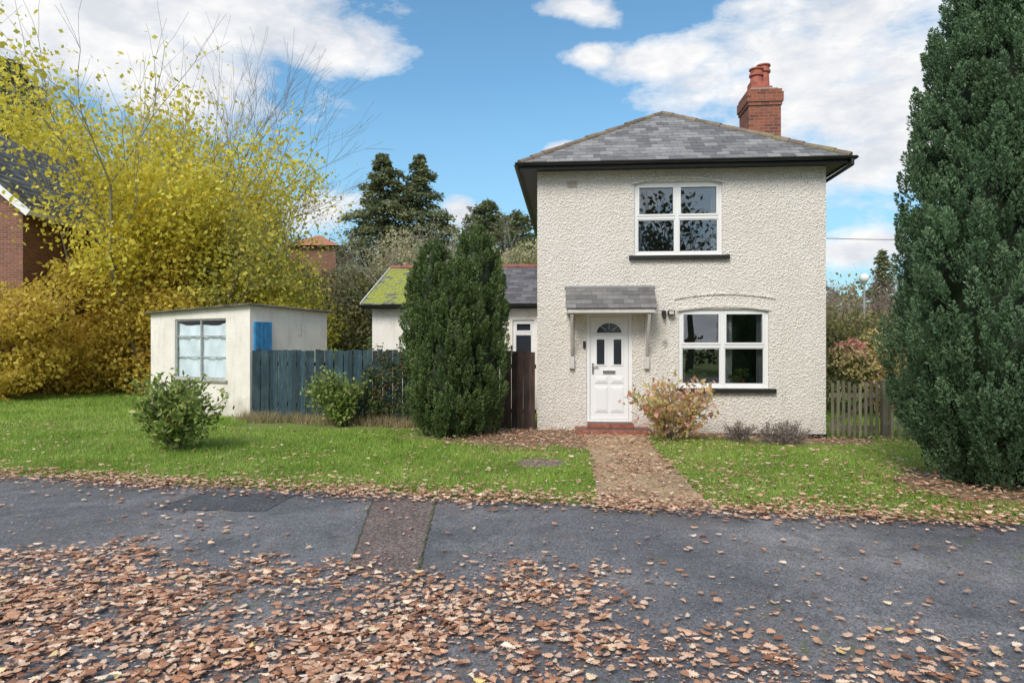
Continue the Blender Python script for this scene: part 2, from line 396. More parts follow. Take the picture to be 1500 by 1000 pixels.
F_M = m_speckle('joint_moss', [(.05, .055, .03), (.09, .10, .035), (.14, .13, .07)], 80)
ribbon('joint_moss', (-.695, 4.9), (-.845, 7.55), .014, .022, .015, F_M, 90, .007)
ribbon('joint_moss', (-1.25, 5.2), (-1.535, 7.55), .012, .018, .015, F_M, 90, .006)

TH = math.radians(4.7); HO = np.array([.5, 13.5]); UD = np.array([math.cos(TH), -math.sin(TH)]); DD = np.array([math.sin(TH), math.cos(TH)])
def hw(u, d): return HO+UD*u+DD*d
def to_local(x, y):
    rx = x-HO[0]; ry = y-HO[1]; return rx*UD[0]+ry*UD[1], rx*DD[0]+ry*DD[1]
def conform(name, u0f, u1f, d0, d1, mat, nd=60, nu=10, z=.008):
    V = []
    for i in range(nd+1):
        d = d0+(d1-d0)*i/nd
        a = u0f(d)+.05*rng.normal(); b = u1f(d)+.05*rng.normal()
        for j in range(nu+1):
            p = hw(a+(b-a)*j/nu, d); V.append((p[0], p[1], float(height(p[0], p[1]))+z))
    F = [(i*(nu+1)+j, i*(nu+1)+j+1, (i+1)*(nu+1)+j+1, (i+1)*(nu+1)+j) for i in range(nd) for j in range(nu)]
    return np_mesh(name, V, F, mat)
conform('gravel_path', lambda d: .93, lambda d: 2.03+.04*max(0, -d-3), -6.25, -.05, GRAVEL, z=.012)
conform('soil', lambda d: -1.7+.9*sstep(-1.0, -2.6, d), lambda d: .98, -2.5, .05, SOIL, z=.008)
conform('flower_bed_soil', lambda d: 2.0, lambda d: 6.3, -.75, -.0, SOIL, nd=10, nu=24, z=.009)
m = MB(); n = 30
P = [(5.7+(1.05+.2*math.sin(i*1.7)+.1*math.sin(i*3.1))*math.cos(2*math.pi*i/n), 8.15+(.95+.15*math.sin(i*2.3))*math.sin(2*math.pi*i/n), .008) for i in range(n)]
m.add(P+[(5.7, 8.15, .008)], [(i, (i+1) % n, n) for i in range(n)]); m.obj('tree_bed_soil', SOIL)

# ------------------------------------------------------------------ house
H = empty('detached_house', (HO[0], HO[1], 0), -TH)
W, D = 5.52, 8.0
openings = [(.966, 1.856, .18, 2.31), (1.895, 3.58, 3.426, 4.86), (2.748, 4.454, .85, 2.38)]
def wall_with_openings(name, w, z0, z1, ops, mat, parent, rev=.14):
    ux = sorted({0, w, *[o[0] for o in ops], *[o[1] for o in ops]}); uz = sorted({z0, z1, *[o[2] for o in ops], *[o[3] for o in ops]})
    m = MB()
    for i in range(len(ux)-1):
        for j in range(len(uz)-1):
            cx = (ux[i]+ux[i+1])/2; cz = (uz[j]+uz[j+1])/2
            if any(o[0] < cx < o[1] and o[2] < cz < o[3] for o in ops): continue
            m.add([(ux[i], 0, uz[j]), (ux[i+1], 0, uz[j]), (ux[i+1], 0, uz[j+1]), (ux[i], 0, uz[j+1])], [(0, 1, 2, 3)])
    for a, b, c, d in ops:
        P = [(a, 0, c), (b, 0, c), (b, 0, d), (a, 0, d)]; Q = [(p[0], rev, p[2]) for p in P]
        m.add(P+Q, [(0, 4, 5, 1), (1, 5, 6, 2), (2, 6, 7, 3), (3, 7, 4, 0)])
    return m.obj(name, mat, parent)
wall_with_openings('front_wall', W, -.3, 5.16, openings, STUCCO, H)
m = MB(); m.add([(0, 0, -.3), (0, D, -.3), (0, D, 5.16), (0, 0, 5.16)], [(0, 3, 2, 1)])
m.add([(W, 0, -.3), (W, D, -.3), (W, D, 5.16), (W, 0, 5.16)], [(0, 1, 2, 3)])
m.add([(0, D, -.3), (W, D, -.3), (W, D, 5.16), (0, D, 5.16)], [(0, 3, 2, 1)])
m.obj('side_and_rear_walls', STUCCO, H)
m = MB()
m.box(.16, W-.16, 4.0, 4.1, 0, 5.1); m.box(.16, W-.16, .16, 4.0, 2.62, 2.75); m.box(.16, W-.16, .16, 4.0, .05, .15); m.box(.16, W-.16, .16, 4.0, 5.0, 5.04)
m.box(.16, .2, .16, 4.0, .15, 5.0); m.box(W-.2, W-.16, .16, 4.0, .15, 5.0); m.box(2.3, 2.38, .3, 4.0, .15, 2.6)
m.obj('rooms', INT, H)
m = MB(); m.box(2.9, 4.2, 3.85, 3.99, 1.1, 2.0); m.box(2.6, 3.5, 3.2, 3.8, .15, 1.0); m.obj('room_furniture', plain('furniture', (.32, .25, .18), .6), H)
m = MB(); m.box(2.0, 2.9, 3.5, 3.99, 2.76, 4.5); m.obj('upstairs_wardrobe', plain('wardrobe', (.45, .43, .40), .6), H)
onebox('plinth', BLACK, H, 2.05, W+.015, -.018, .0, -.25, -.02)

def window(name, a, b, z0, z1, split, tr, y=.05, fr=.065, parent=H, glass=GLASS):
    m = MB(); y1 = y+.07
    m.box(a, b, y, y1, z1-fr, z1); m.box(a, b, y, y1, z0, z0+fr)
    m.box(a, a+fr, y, y1, z0+fr, z1-fr); m.box(b-fr, b, y, y1, z0+fr, z1-fr)
    cols = [a+fr]
    for s in split: m.box(s-.035, s+.035, y, y1, z0+fr, z1-fr); cols += [s-.035, s+.035]
    cols.append(b-fr)
    for i in range(0, len(cols), 2):
        c0, c1 = cols[i], cols[i+1]
        if tr:
            m.box(c0, c1, y+.001, y1-.001, tr-.03, tr+.03); q = [(z0+fr, tr-.03), (tr+.03, z1-fr)]
        else: q = [(z0+fr, z1-fr)]
        for k, (p0, p1) in enumerate(q):
            f = .038 if k == len(q)-1 and tr else .022; yy = y-.012 if f > .03 else y+.012
            m.box(c0, c1, yy, y1-.01, p1-f, p1); m.box(c0, c1, yy, y1-.01, p0, p0+f)
            m.box(c0, c0+f, yy, y1-.01, p0+f, p1-f); m.box(c1-f, c1, yy, y1-.01, p0+f, p1-f)
    o = m.obj(name+'_frame', UPVC, parent, .004)
    g = MB(); g.add([(a+.03, y+.045, z0+.03), (b-.03, y+.045, z0+.03), (b-.03, y+.045, z1-.03), (a+.03, y+.045, z1-.03)], [(0, 1, 2, 3)])
    g.obj(name+'_glass', glass, parent)
    return o
window('upper_window', 1.895, 3.58, 3.426, 4.86, [2.725], 4.17)
window('lower_window', 2.748, 4.454, .85, 2.38, [3.594], 1.66)
onebox('upper_window_sill', BLACK, H, 1.79, 3.71, -.09, .05, 3.345, 3.42, bevel=.008)
onebox('lower_window_sill', BLACK, H, 2.68, 4.58, -.09, .05, .765, .845, bevel=.008)
def arch(name, a, b, zs, rise, t, y0, y1, n=20, fill=None):
    m = MB(); P = []
    for i in range(n+1):
        s = i/n; u = a+(b-a)*s; z = zs+rise*(1-(2*s-1)**2); P.append((u, z))
    for i in range(n):
        (u0, z0), (u1, z1) = P[i], P[i+1]
        lo0, lo1 = (z0-t, z1-t) if fill is None else (fill, fill)
        m.add([(u0, y0, lo0), (u1, y0, lo1), (u1, y0, z1), (u0, y0, z0), (u0, y1, lo0), (u1, y1, lo1), (u1, y1, z1), (u0, y1, z0)],
              [(0, 1, 2, 3), (3, 2, 6, 7), (0, 4, 5, 1)]+([(0, 3, 7, 4)] if i == 0 else [])+([(1, 5, 6, 2)] if i == n-1 else []), .5)
    return m.obj(name, STUCCO, H)
arch('lower_window_arch', 2.66, 4.58, 2.60, .09, .035, -.022, .001)
arch('lower_window_head', 2.70, 4.50, 2.385, .075, .05, -.018, .001)
arch('upper_window_head', 1.85, 3.63, 4.865, .10, .05, -.024, .001)
def curtain(name, a, b, z0, z1, y=.3, mat=CURT):
    n = 40; V = []
    for i in range(n+1):
        u = a+(b-a)*i/n; yy = y+.03*math.sin(i*1.15)+.01*math.sin(i*2.9)
        V += [(u, yy, z0), (u+.01*math.sin(i), yy*1.0, z1)]
    np_mesh(name, V, [(2*i, 2*i+2, 2*i+3, 2*i+1) for i in range(n)], mat, parent=H, smooth=True)
curtain('lower_curtain_l', 2.80, 2.92, .9, 2.33); curtain('lower_curtain_c', 3.64, 3.84, .9, 2.33); curtain('lower_curtain_r', 4.30, 4.42, .9, 2.33)
curtain('upper_curtain_l', 1.93, 2.06, 3.45, 4.8); curtain('upper_curtain_r', 3.42, 3.54, 3.45, 4.8)
onebox('window_board', UPVC, H, 2.75, 4.45, .16, .42, .86, .89)
m = MB()
for u in (3.05, 3.28, 4.02): m.tube((u, .25, .89), (u, .25, 1.0), .045, .06)
m.obj('plant_pots', TERRA, H)
cl = [(3.05, .25, 1.08, .13, .1, .1), (3.25, .25, 1.05, .12, .08, .08), (4.0, .25, 1.1, .14, .1, .14), (3.78, .25, 1.0, .1, .08, .1)]
p, t, u = clump_points(cl, 60); leaf_obj('pot_plants', p, rng.normal(size=p.shape)+u, .09, .03, t, F_BUSH, H)
m = MB(); m.box(.58, .78, -.012, .0, 4.78, 4.90)
for i in range(5): m.box(.595, .765, -.02, -.0125, 4.79+i*.021, 4.80+i*.021)
m.obj('air_vent', plain('vent_clay', (.48, .42, .36), .8), H)
m = MB(); m.box(2.42, 2.50, -.08, .0, 2.25, 2.35); m.box(2.53, 2.66, -.14, -.03, 2.26, 2.35); m.box(2.56, 2.62, -.03, 0, 2.29, 2.33); m.tube((2.46, -.08, 2.26), (2.46, -.13, 2.2), .03, .025)
m.obj('security_light', BLACK, H, .006)
onebox('security_light_lens', WHITE, H, 2.55, 2.64, -.145, -.141, 2.275, 2.335)
m = MB(); n = 24; P = [(2.49+.055*math.cos(2*math.pi*i/n), -.014, 1.73+.075*math.sin(2*math.pi*i/n)) for i in range(n)]
m.add(P+[(p[0], 0, p[2]) for p in P], [tuple(range(n))[::-1]]+[(i, (i+1) % n, (i+1) % n+n, i+n) for i in range(n)]); m.obj('oval_plaque', plain('plaque', (.5, .48, .42), .5), H)
m = MB(); m.tube((2.49, -.016, 1.73), (2.49, -.02, 1.73), .03, .03); m.obj('plaque_centre', GREY, H)
onebox('key_box', BLACK, H, .90, .95, -.05, 0, 1.62, 1.76, bevel=.008)

# ---- door
m = MB(); a, b, z0, z1 = .966, 1.856, .18, 2.31
m.box(a, a+.07, .03, .1, z0, z1); m.box(b-.07, b, .03, .1, z0, z1); m.box(a+.07, b-.07, .03, .1, z1-.07, z1); m.box(a+.07, b-.07, .02, .1, z0, z0+.04)
m.obj('door_frame', UPVC, H, .005)
m = MB(); m.box(1.04, 1.782, .06, .11, .225, 2.235)
def panel(u0, u1, c0, c1):
    m.box(u0, u1, .045, .0595, c0, c1); m.box(u0+.035, u1-.035, .034, .0445, c0+.035, c1-.035)
panel(1.13, 1.385, .36, .86); panel(1.437, 1.692, .36, .86)
panel(1.13, 1.385, .93, 1.06); panel(1.437, 1.692, .93, 1.06)
for u0, u1 in ((1.16, 1.33), (1.49, 1.66)): m.box(u0-.03, u1+.03, .046, .0595, 1.27, 1.82)
m.obj('door_leaf', UPVC, H, .008)
m = MB()
for u0, u1 in ((1.17, 1.32), (1.50, 1.65)): m.box(u0, u1, .040, .0455, 1.30, 1.79)
m.obj('door_glazing', DGLASS, H, .01)
m = MB(); n = 24; cx, cz = 1.411, 1.92
P = [(cx+.24*math.cos(math.pi*i/n), .040, cz+.19*math.sin(math.pi*i/n)) for i in range(n+1)]
m.add(P+[(p[0], .058, p[2]) for p in P], [tuple(range(n+1))[::-1]]+[(i, i+1, i+n+2, i+n+1) for i in range(n)]); m.obj('door_fanlight', DGLASS, H)
m = MB()
for i in range(n):
    a0, a1 = math.pi*i/n, math.pi*(i+1)/n; q = []
    for aa, r in ((a0, 1), (a1, 1), (a1, 1.16), (a0, 1.16)): q.append((cx+.24*r*math.cos(aa), .034, cz+.19*r*math.sin(aa)))
    m.add(q+[(x, .0595, z) for x, _, z in q], [(0, 1, 2, 3)[::-1], (0, 1, 5, 4), (2, 3, 7, 6)], .5)
m.box(cx-.275, cx+.275, .034, .0595, cz-.03, cz-.001)
for aa in (.25*math.pi, .5*math.pi, .75*math.pi): m.obox((cx+.08*math.cos(aa), .037, cz+.06*math.sin(aa)), (cx+.24*math.cos(aa), .037, cz+.19*math.sin(aa)), .006, .018, (0, 1, 0))
m.obj('fanlight_surround', UPVC, H)
m = MB(); m.box(1.29, 1.53, .03, .0595, 1.125, 1.185); m.box(1.075, 1.11, .03, .0595, 1.12, 1.33); m.box(1.08, 1.20, .012, .028, 1.245, 1.265); m.box(1.08, 1.10, .012, .03, 1.245, 1.265)
m.obj('letterbox_and_handle', CHROME, H, .003)
m = MB(); m.box(.98, 1.86, -.32, -.001, .09, .175); m.box(.74, 2.16, -.62, -.001, -.2, .088); m.obj('door_step', TILE, H, .01)
m = MB()
for i in range(5):
    for j in range(2): m.box(1.0+i*.17, 1.155+i*.17, -.30+j*.15, -.165+j*.15, .1755, .179)
for i in range(8): m.box(.76+i*.175, .92+i*.175, -.60, -.34, .0885, .092)
m.obj('step_tiles', plain('dark_tile', (.11, .07, .06), .6, .4, 12), H)

# ---- slates
def slates(name, BL, BR, TL, TR, rows, w, mat, parent, lift=.02, jit=.004):
    BL, BR, TL, TR = [np.array(p, float) for p in (BL, BR, TL, TR)]
    e = (BR-BL)/np.linalg.norm(BR-BL); sl = lambda t: BL+(TL-BL)*t; sr = lambda t: BR+(TR-BR)*t
    up = (TL-BL)-e*np.dot(TL-BL, e); nrm = np.cross(e, up); nrm /= np.linalg.norm(nrm)
    V = []; F = []; T = []
    def pt(t, s): o = sl(t); return o+e*(s-np.dot(o-BL, e))
    for i in range(rows):
        t0 = i/rows; t1 = min(1, (i+1.25)/rows)
        L0, R0, L1, R1 = [np.dot(q-BL, e) for q in (sl(t0), sr(t0), sl(t1), sr(t1))]
        k0 = int(np.floor(min(L0, L1)/w))-1; k1 = int(np.ceil(max(R0, R1)/w))+1
        for k in range(k0, k1+1):
            a = (k+(i % 2)*.5)*w+.003; b = a+w-.006
            a0, b0 = np.clip([a, b], L0, R0); a1, b1 = np.clip([a, b], L1, R1)
            if b0-a0 < .004 and b1-a1 < .004: continue
            lf = lift*(.8+.4*rng.random()); dt = rng.normal()*jit
            o = len(V)
            V += [pt(t0, a0)+nrm*lf+up*dt, pt(t0, b0)+nrm*lf+up*dt, pt(t1, b1)+nrm*.004, pt(t1, a1)+nrm*.004, pt(t0, a0)+nrm*.001+up*dt, pt(t0, b0)+nrm*.001+up*dt]
            F += [(o, o+1, o+2, o+3), (o+4, o+5, o+1, o)]; tt = rng.random(); T += [tt, tt]
    base = len(V); V += [BL, BR, TR, TL]; F.append((base, base+1, base+2, base+3)); T.append(.1)
    return np_mesh(name, V, F, mat, T, parent)
e0, ex0, ex1, ey0, ey1, ax, ay0, ay1, az = 5.20, -.33, 5.85, -.33, 8.33, 2.76, 2.4, 5.6, 6.97
slates('roof_front', (ex0, ey0, e0), (ex1, ey0, e0), (ax, ay0, az), (ax, ay0, az), 17, .26, SLATE, H)
slates('roof_left', (ex0, ey1, e0), (ex0, ey0, e0), (ax, ay1, az), (ax, ay0, az), 17, .26, SLATE, H)
slates('roof_right', (ex1, ey0, e0), (ex1, ey1, e0), (ax, ay0, az), (ax, ay1, az), 17, .26, SLATE, H)
slates('roof_rear', (ex1, ey1, e0), (ex0, ey1, e0), (ax, ay1, az), (ax, ay1, az), 17, .26, SLATE, H)
def hips(name, lines, r, mat, parent, step=.32):
    m = MB()
    for A, B in lines:
        A = Vector(A); B = Vector(B); L = (B-A).length; n = int(L/step)
        for i in range(n):
            j = Vector(rng.normal(0, .006, 3)); m.tube(A+(B-A)*(i/n)+j, A+(B-A)*((i+1.12)/n if i < n-1 else 1)+j, r*1.1, r*.93, 10)
    return m.obj(name, mat, parent)
hips('hip_tiles', [((ex0, ey0, e0), (ax, ay0, az)), ((ex1, ey0, e0), (ax, ay0, az)), ((ax, ay0, az), (ax, ay1, az)), ((ex0, ey1, e0), (ax, ay1, az)), ((ex1, ey1, e0), (ax, ay1, az))], .065, HIP, H)
m = MB()
m.box(ex0, ex1, ey0, ey0+.025, 5.07, 5.19); m.box(ex0, ex1, ey1-.025, ey1, 5.07, 5.19)
m.box(ex0, ex0+.025, ey0+.026, ey1-.026, 5.07, 5.19); m.box(ex1-.025, ex1, ey0+.026, ey1-.026, 5.07, 5.19)
m.box(ex0+.026, ex1-.026, ey0+.026, ey1-.026, 5.10, 5.115)
m.obj('fascia_and_soffit', BLACK, H)
def gutter(m, A, B, r=.055):
    A = Vector(A); B = Vector(B); d = (B-A).normalized(); sd = d.cross(Vector((0, 0, 1))); n = 8
    for i in range(n):
        a0 = math.pi+math.pi*i/n; a1 = math.pi+math.pi*(i+1)/n
        q = [A+sd*r*math.cos(a0)+Vector((0, 0, r*math.sin(a0))), B+sd*r*math.cos(a0)+Vector((0, 0, r*math.sin(a0))), B+sd*r*math.cos(a1)+Vector((0, 0, r*math.sin(a1))), A+sd*r*math.cos(a1)+Vector((0, 0, r*math.sin(a1)))]
        m.add(q, [(0, 1, 2, 3)], .5, True)
m = MB(); gutter(m, (ex0-.08, ey0-.06, 5.18), (ex1+.08, ey0-.06, 5.18)); gutter(m, (ex0-.06, ey0-.08, 5.18), (ex0-.06, ey1, 5.18)); gutter(m, (ex1+.06, ey0-.08, 5.18), (ex1+.06, ey1, 5.18))
m.tube((ex1-.0, ey0-.06, 5.13), (ex1-.0, ey0-.06, 5.02), .035, .035); m.tube((ex1, ey0-.06, 5.03), (W+.05, .6, 4.84), .035, .035); m.tube((W+.045, .6, 4.87), (W+.045, .6, 0), .035, .035)
m.obj('gutters_and_downpipe', BLACK, H)

# ---- chimney
m = MB(); cx0, cx1, cy0, cy1 = 4.88, 5.62, 3.1, 4.0
m.box(cx0, cx1, cy0, cy1, 5.3, 7.34)
m.box(cx0-.025, cx1+.025, cy0-.025, cy1+.025, 7.341, 7.42); m.box(cx0-.05, cx1+.05, cy0-.05, cy1+.05, 7.421, 7.64); m.box(cx0-.02, cx1+.02, cy0-.02, cy1+.02, 7.641, 7.72)
m.obj('chimney_stack', BRICK, H)
m = MB(); m.box(cx0+.05, cx1-.05, cy0+.05, cy1-.05, 7.721, 7.77); m.obj('chimney_flaunching', CONC, H)
m = MB()
for px, py, hh in ((5.12, 3.35, .34), (5.38, 3.7, .56)):
    m.box(px-.17, px+.17, py-.17, py+.17, 7.75, 7.95); m.tube((px, py, 7.95), (px, py, 7.77+hh), .15, .13, 14); m.tube((px, py, 7.77+hh), (px, py, 7.82+hh), .17, .17, 14)
    m.tube((px, py, 7.82+hh), (px, py, 7.92+hh), .14, .14, 14); m.tube((px, py, 7.92+hh), (px, py, 7.95+hh), .17, .17, 14)
m.obj('chimney_pots', TERRA, H)
m = MB(); m.obox((2.1, 4.6, 6.5), (2.1, 4.6, 7.25), .025, .025, (0, 1, 0)); m.obox((1.7, 4.6, 7.1), (2.6, 4.6, 7.25), .012, .012)
for i in range(6): m.obox((1.75+i*.15, 4.35, 7.11+i*.025), (1.75+i*.15, 4.85, 7.11+i*.025), .008, .008)
m.obj('tv_aerial', GREY, H)

# ---- porch canopy
PL, PR = .56, 2.27
slates('canopy_slates', (PL, -.60, 2.37), (PR, -.60, 2.37), (PL, -.002, 2.81), (PR, -.002, 2.81), 5, .2, SLATE_P, H, .016)
m = MB(); m.box(PL+.02, PR-.02, -.575, -.55, 2.29, 2.36); m.box(PL+.02, PR-.02, -.549, -.001, 2.29, 2.31)
for u in (PL+.02, PR-.045): m.add([(u, -.575, 2.31), (u+.025, -.575, 2.31), (u+.025, -.002, 2.31), (u, -.002, 2.31), (u, -.575, 2.36), (u+.025, -.575, 2.36), (u+.025, -.002, 2.78), (u, -.002, 2.78)], [(0, 3, 2, 1), (4, 5, 6, 7), (0, 1, 5, 4), (1, 2, 6, 5), (2, 3, 7, 6), (3, 0, 4, 7)])
m.obj('canopy_frame', WHITE, H)
onebox('canopy_flashing', GREY, H, PL-.02, PR+.02, -.035, 0, 2.80, 2.84)
m = MB()
for u in (.68, 2.13):
    m.box(u-.035, u+.035, -.05, 0, 1.25, 2.289); m.box(u-.03, u+.03, -.52, -.051, 2.22, 2.289)
    m.obox((u, -.05, 1.50), (u, -.48, 2.22), .05, .07); m.box(u-.05, u+.05, -.085, 0, 1.22, 1.44)
m.obj('canopy_brackets', WHITE, H, .006)

# ---- rear wing
RW = empty('rear_wing'); RW.parent = H; RW.location = (-4.25, 3.15, 0)
wall_with_openings('wing_front_wall', 4.25, -.3, 2.66, [(3.50, 4.04, 1.0, 2.28)], RENDER, RW)
m = MB(); m.add([(0, 0, -.3), (0, 5.1, -.3), (0, 5.1, 2.66), (0, 2.55, 3.75), (0, 0, 2.66)], [(0, 4, 3, 2, 1)]); m.add([(0, 5.1, -.3), (4.25, 5.1, -.3), (4.25, 5.1, 2.66), (0, 5.1, 2.66)], [(0, 3, 2, 1)])
m.add([(0, .5, 0), (4.25, .5, 0), (4.25, .5, 2.6), (0, .5, 2.6)], [(0, 1, 2, 3)])
m.obj('wing_other_walls', RENDER, RW)
window('wing_window', 3.50, 4.04, 1.0, 2.28, [], 1.95, parent=RW, glass=DGLASS)
slates('wing_roof_front', (-.2, -.25, 2.66), (4.24, -.25, 2.66), (-.2, 2.55, 3.84), (4.24, 2.55, 3.84), 13, .26, SLATE_M, RW)
slates('wing_roof_rear', (4.24, 5.35, 2.66), (-.2, 5.35, 2.66), (4.24, 2.55, 3.84), (-.2, 2.55, 3.84), 13, .26, SLATE_M, RW)
hips('wing_ridge', [((-.2, 2.55, 3.85), (4.2, 2.55, 3.85))], .075, RIDGE, RW)
m = MB(); m.box(-.2, 4.24, -.27, -.245, 2.54, 2.65); gutter(m, (-.25, -.32, 2.64), (4.24, -.32, 2.64)); m.obj('wing_gutter', BLACK, RW)
m = MB(); m.obox((-.215, -.27, 2.63), (-.215, 2.55, 3.81), .03, .13); m.obox((-.215, 5.37, 2.63), (-.215, 2.55, 3.81), .03, .13); m.obj('wing_bargeboard', WHITE, RW)

# ------------------------------------------------------------------ shed
S = empty('garden_outbuilding', (-5.95, 15.5, 0), 0)
wd = np.array([-.88, .475]); dd = np.array([.475, .88])
def sp(s, t, z): p = wd*s+dd*t; return (p[0], p[1], z)
def sbox(m, s0, s1, t0, t1, z0, z1, tz=None):
    P = [sp(s0, t0, z0), sp(s1, t0, z0), sp(s1, t1, z0), sp(s0, t1, z0), sp(s0, t0, z1), sp(s1, t0, z1), sp(s1, t1, z1), sp(s0, t1, z1)]
    m.add(P, [(0, 1, 2, 3), (4, 7, 6, 5), (0, 4, 5, 1), (1, 5, 6, 2), (2, 6, 7, 3), (3, 7, 4, 0)], tz)
Lw, Lt = 3.58, 2.45
def topz(s, t): return 2.57-.13*s/3.58-.08*t/2.33
m = MB()
def squad(s0, s1, z0, z1, top=False):
    m.add([sp(s0, 0, z0), sp(s1, 0, z0), sp(s1, 0, topz(s1, 0) if top else z1), sp(s0, 0, topz(s0, 0) if top else z1)], [(0, 1, 2, 3)])
squad(0, .8, -.2, 0, True); squad(2.645, Lw, -.2, 0, True); squad(.8, 2.645, -.2, .85); squad(.8, 2.645, 2.29, 0, True)
for (s0, z0), (s1, z1) in (((.8, .85), (2.645, .85)), ((2.645, .85), (2.645, 2.29)), ((2.645, 2.29), (.8, 2.29)), ((.8, 2.29), (.8, .85))):
    m.add([sp(s0, 0, z0), sp(s1, 0, z1), sp(s1, .12, z1), sp(s0, .12, z0)], [(0, 1, 2, 3)])
m.add([sp(0, 0, -.2), sp(0, Lt, -.2), sp(0, Lt, topz(0, Lt)), sp(0, 0, topz(0, 0))], [(0, 1, 2, 3)])
m.add([sp(Lw, 0, -.2), sp(Lw, Lt, -.2), sp(Lw, Lt, topz(Lw, Lt)), sp(Lw, 0, topz(Lw, 0))], [(0, 1, 2, 3)])
m.add([sp(0, Lt, -.2), sp(Lw, Lt, -.2), sp(Lw, Lt, topz(Lw, Lt)), sp(0, Lt, topz(0, Lt))], [(0, 1, 2, 3)])
m.obj('outbuilding_walls', RENDER, S)
m = MB(); o = .12
P = [sp(-o, -o, topz(0, 0)+.005), sp(Lw+o, -o, topz(Lw, 0)+.005), sp(Lw+o, Lt+o, topz(Lw, Lt)+.005), sp(-o, Lt+o, topz(0, Lt)+.005)]
m.add(P+[(p[0], p[1], p[2]+.022) for p in P], [(0, 1, 2, 3), (4, 7, 6, 5), (0, 4, 5, 1), (1, 5, 6, 2), (2, 6, 7, 3), (3, 7, 4, 0)])
nn = 44
for i in range(nn):
    s = -o+(Lw+2*o)*(i+.5)/nn; A = sp(s, -o-.02, topz(s, 0)+.028); B = sp(s, Lt+o, topz(s, Lt)+.028); m.tube(A, B, .02, .02, 6, True, .5)
m.obj('corrugated_roof', plain('old_roof_sheet', (.17, .15, .115), .9, .4, 3, .4), S)
m = MB()
def fr(s0, s1, z0, z1, t0=.03, t1=.07): sbox(m, s0, s1, t0, t1, z0, z1)
fr(.8, 2.645, .85, .90); fr(.8, 2.645, 2.25, 2.29); fr(.8, .84, .901, 2.249); fr(2.605, 2.645, .901, 2.249)
fr(1.70, 1.74, .901, 2.249)
for s0, s1 in ((.841, 1.699), (1.741, 2.604)):
    fr(s0, s1, 1.86, 1.89, .035, .065); fr(s0, s1, 1.37, 1.39, .04, .06)
m.obj('outbuilding_window_frame', plain('grey_paint', (.36, .37, .36), .7, .2), S)
sbm = MB(); sbox(sbm, .74, 2.70, -.06, .0, .80, .849); sbm.obj('outbuilding_sill', CONC, S)
n = 70; V = []
for i in range(n+1):
    for j in range(15):
        q = i/n; s = .82+1.8*q; sag = .10*math.sin(math.pi*q)+.03*math.sin(q*9)
        z = .88+(1.34-sag)*j/14
        V.append(sp(s, .10+.012*math.sin(i*.5+j*.5)+.014*math.sin(i*.23-j*.6)+.007*math.sin(i*1.1+j), z))
np_mesh('window_dust_sheet', V, [(i*15+j, (i+1)*15+j, (i+1)*15+j+1, i*15+j+1) for i in range(n) for j in range(14)], SHEET, parent=S, smooth=True)
g = MB(); g.add([sp(.83, .05, .88), sp(2.62, .05, .88), sp(2.62, .05, 2.26), sp(.83, .05, 2.26)], [(0, 1, 2, 3)]); g.obj('outbuilding_glass', OGLASS, S)
m = MB(); sbox(m, .1, 3.4, .6, .62, 0, 2.3); m.obj('outbuilding_interior', INT, S)
def xbox(m, t0, t1, z0, z1, s0, s1): sbox(m, s0, s1, t0, t1, z0, z1)
m = MB(); xbox(m, .10, .60, .2, 2.20, -.04, 0)
for i in range(4): xbox(m, .115+i*.12, .225+i*.12, .22, 2.18, -.055, -.041)
m.obj('blue_door', BLUE, S)
m = MB(); m.tube(sp(0.0, 1.5, 1.9), sp(-.06, 1.5, 1.9), .01, .01, 6); m.tube(sp(-.06, 1.5, 1.9), sp(-.06, 1.5, 2.2), .008, .008, 6); m.obj('wall_hook', GREY, S)

# ------------------------------------------------------------------ fences
def fence(name, A, B, z1, mat, w=.115, z0=-.05, jz=.016):
    A = Vector((*A, 0)); B = Vector((*B, 0)); L = (B-A).length; d = (B-A)/L; nrm = Vector((d.y, -d.x, 0)); n = int(L/w); m = MB()
    for i in range(n):
        c = A+d*(i+.5)*L/n; off = nrm*(.012 if i % 2 else -.010); zz = z1+rng.normal(0, jz)
        lean = d*rng.normal(0, .006)
        m.obox(c+off+Vector((0, 0, z0)), c+off+lean+Vector((0, 0, zz)), L/n*.95, .018, up=nrm)
    for z in (.35, 1.25): m.obox(A-nrm*.05+Vector((0, 0, z)), B-nrm*.05+Vector((0, 0, z)), .05, .08)
    for i in range(int(L/1.9)+1): c = A-nrm*.08+d*min(L-.05, .05+i*1.9); m.obox(c+Vector((0, 0, -.1)), c+Vector((0, 0, z1-.02)), .09, .09, up=nrm)
    return m.obj(name, mat)
fence('wooden_fence', (-5.88, 15.42), (-.75, 13.98), 1.56, FENCE)
fence('wooden_side_gate', (-.72, 13.97), (.46, 13.58), 1.56, FENCEB)
m = MB(); A = np.array([6.06, 13.02]); B = np.array([6.98, 12.96])
for i in range(9):
    p = A+(B-A)*(i+.5)/9; z1 = .97+.03*math.sin(i*1.1)+rng.normal(0, .008)
    m.obox((p[0], p[1], -.06), (p[0]+rng.normal(0, .004), p[1], z1), .055, .02, up=(0, -1, 0))
for z in (.10, .72): m.obox((A[0], A[1]+.035, z), (B[0], B[1]+.035, z), .04, .09)
m.obox((A[0], A[1]+.06, .12), (B[0], B[1]+.06, .70), .03, .08)
m.obox((7.06, 12.95, -.2), (7.06, 12.95, 1.02), .10, .10, up=(0, 1, 0)); m.obj('picket_gate', PICKET, None, .004)
m = MB()
A = np.array([7.15, 12.95]); B = np.array([13.5, 12.5]); nn = 52
for i in range(nn):
    p = A+(B-A)*(i+.5)/nn; m.obox((p[0], p[1], -.06), (p[0]+rng.normal(0, .01), p[1], .88+rng.normal(0, .02)), .06, .02, up=(0, -1, 0))
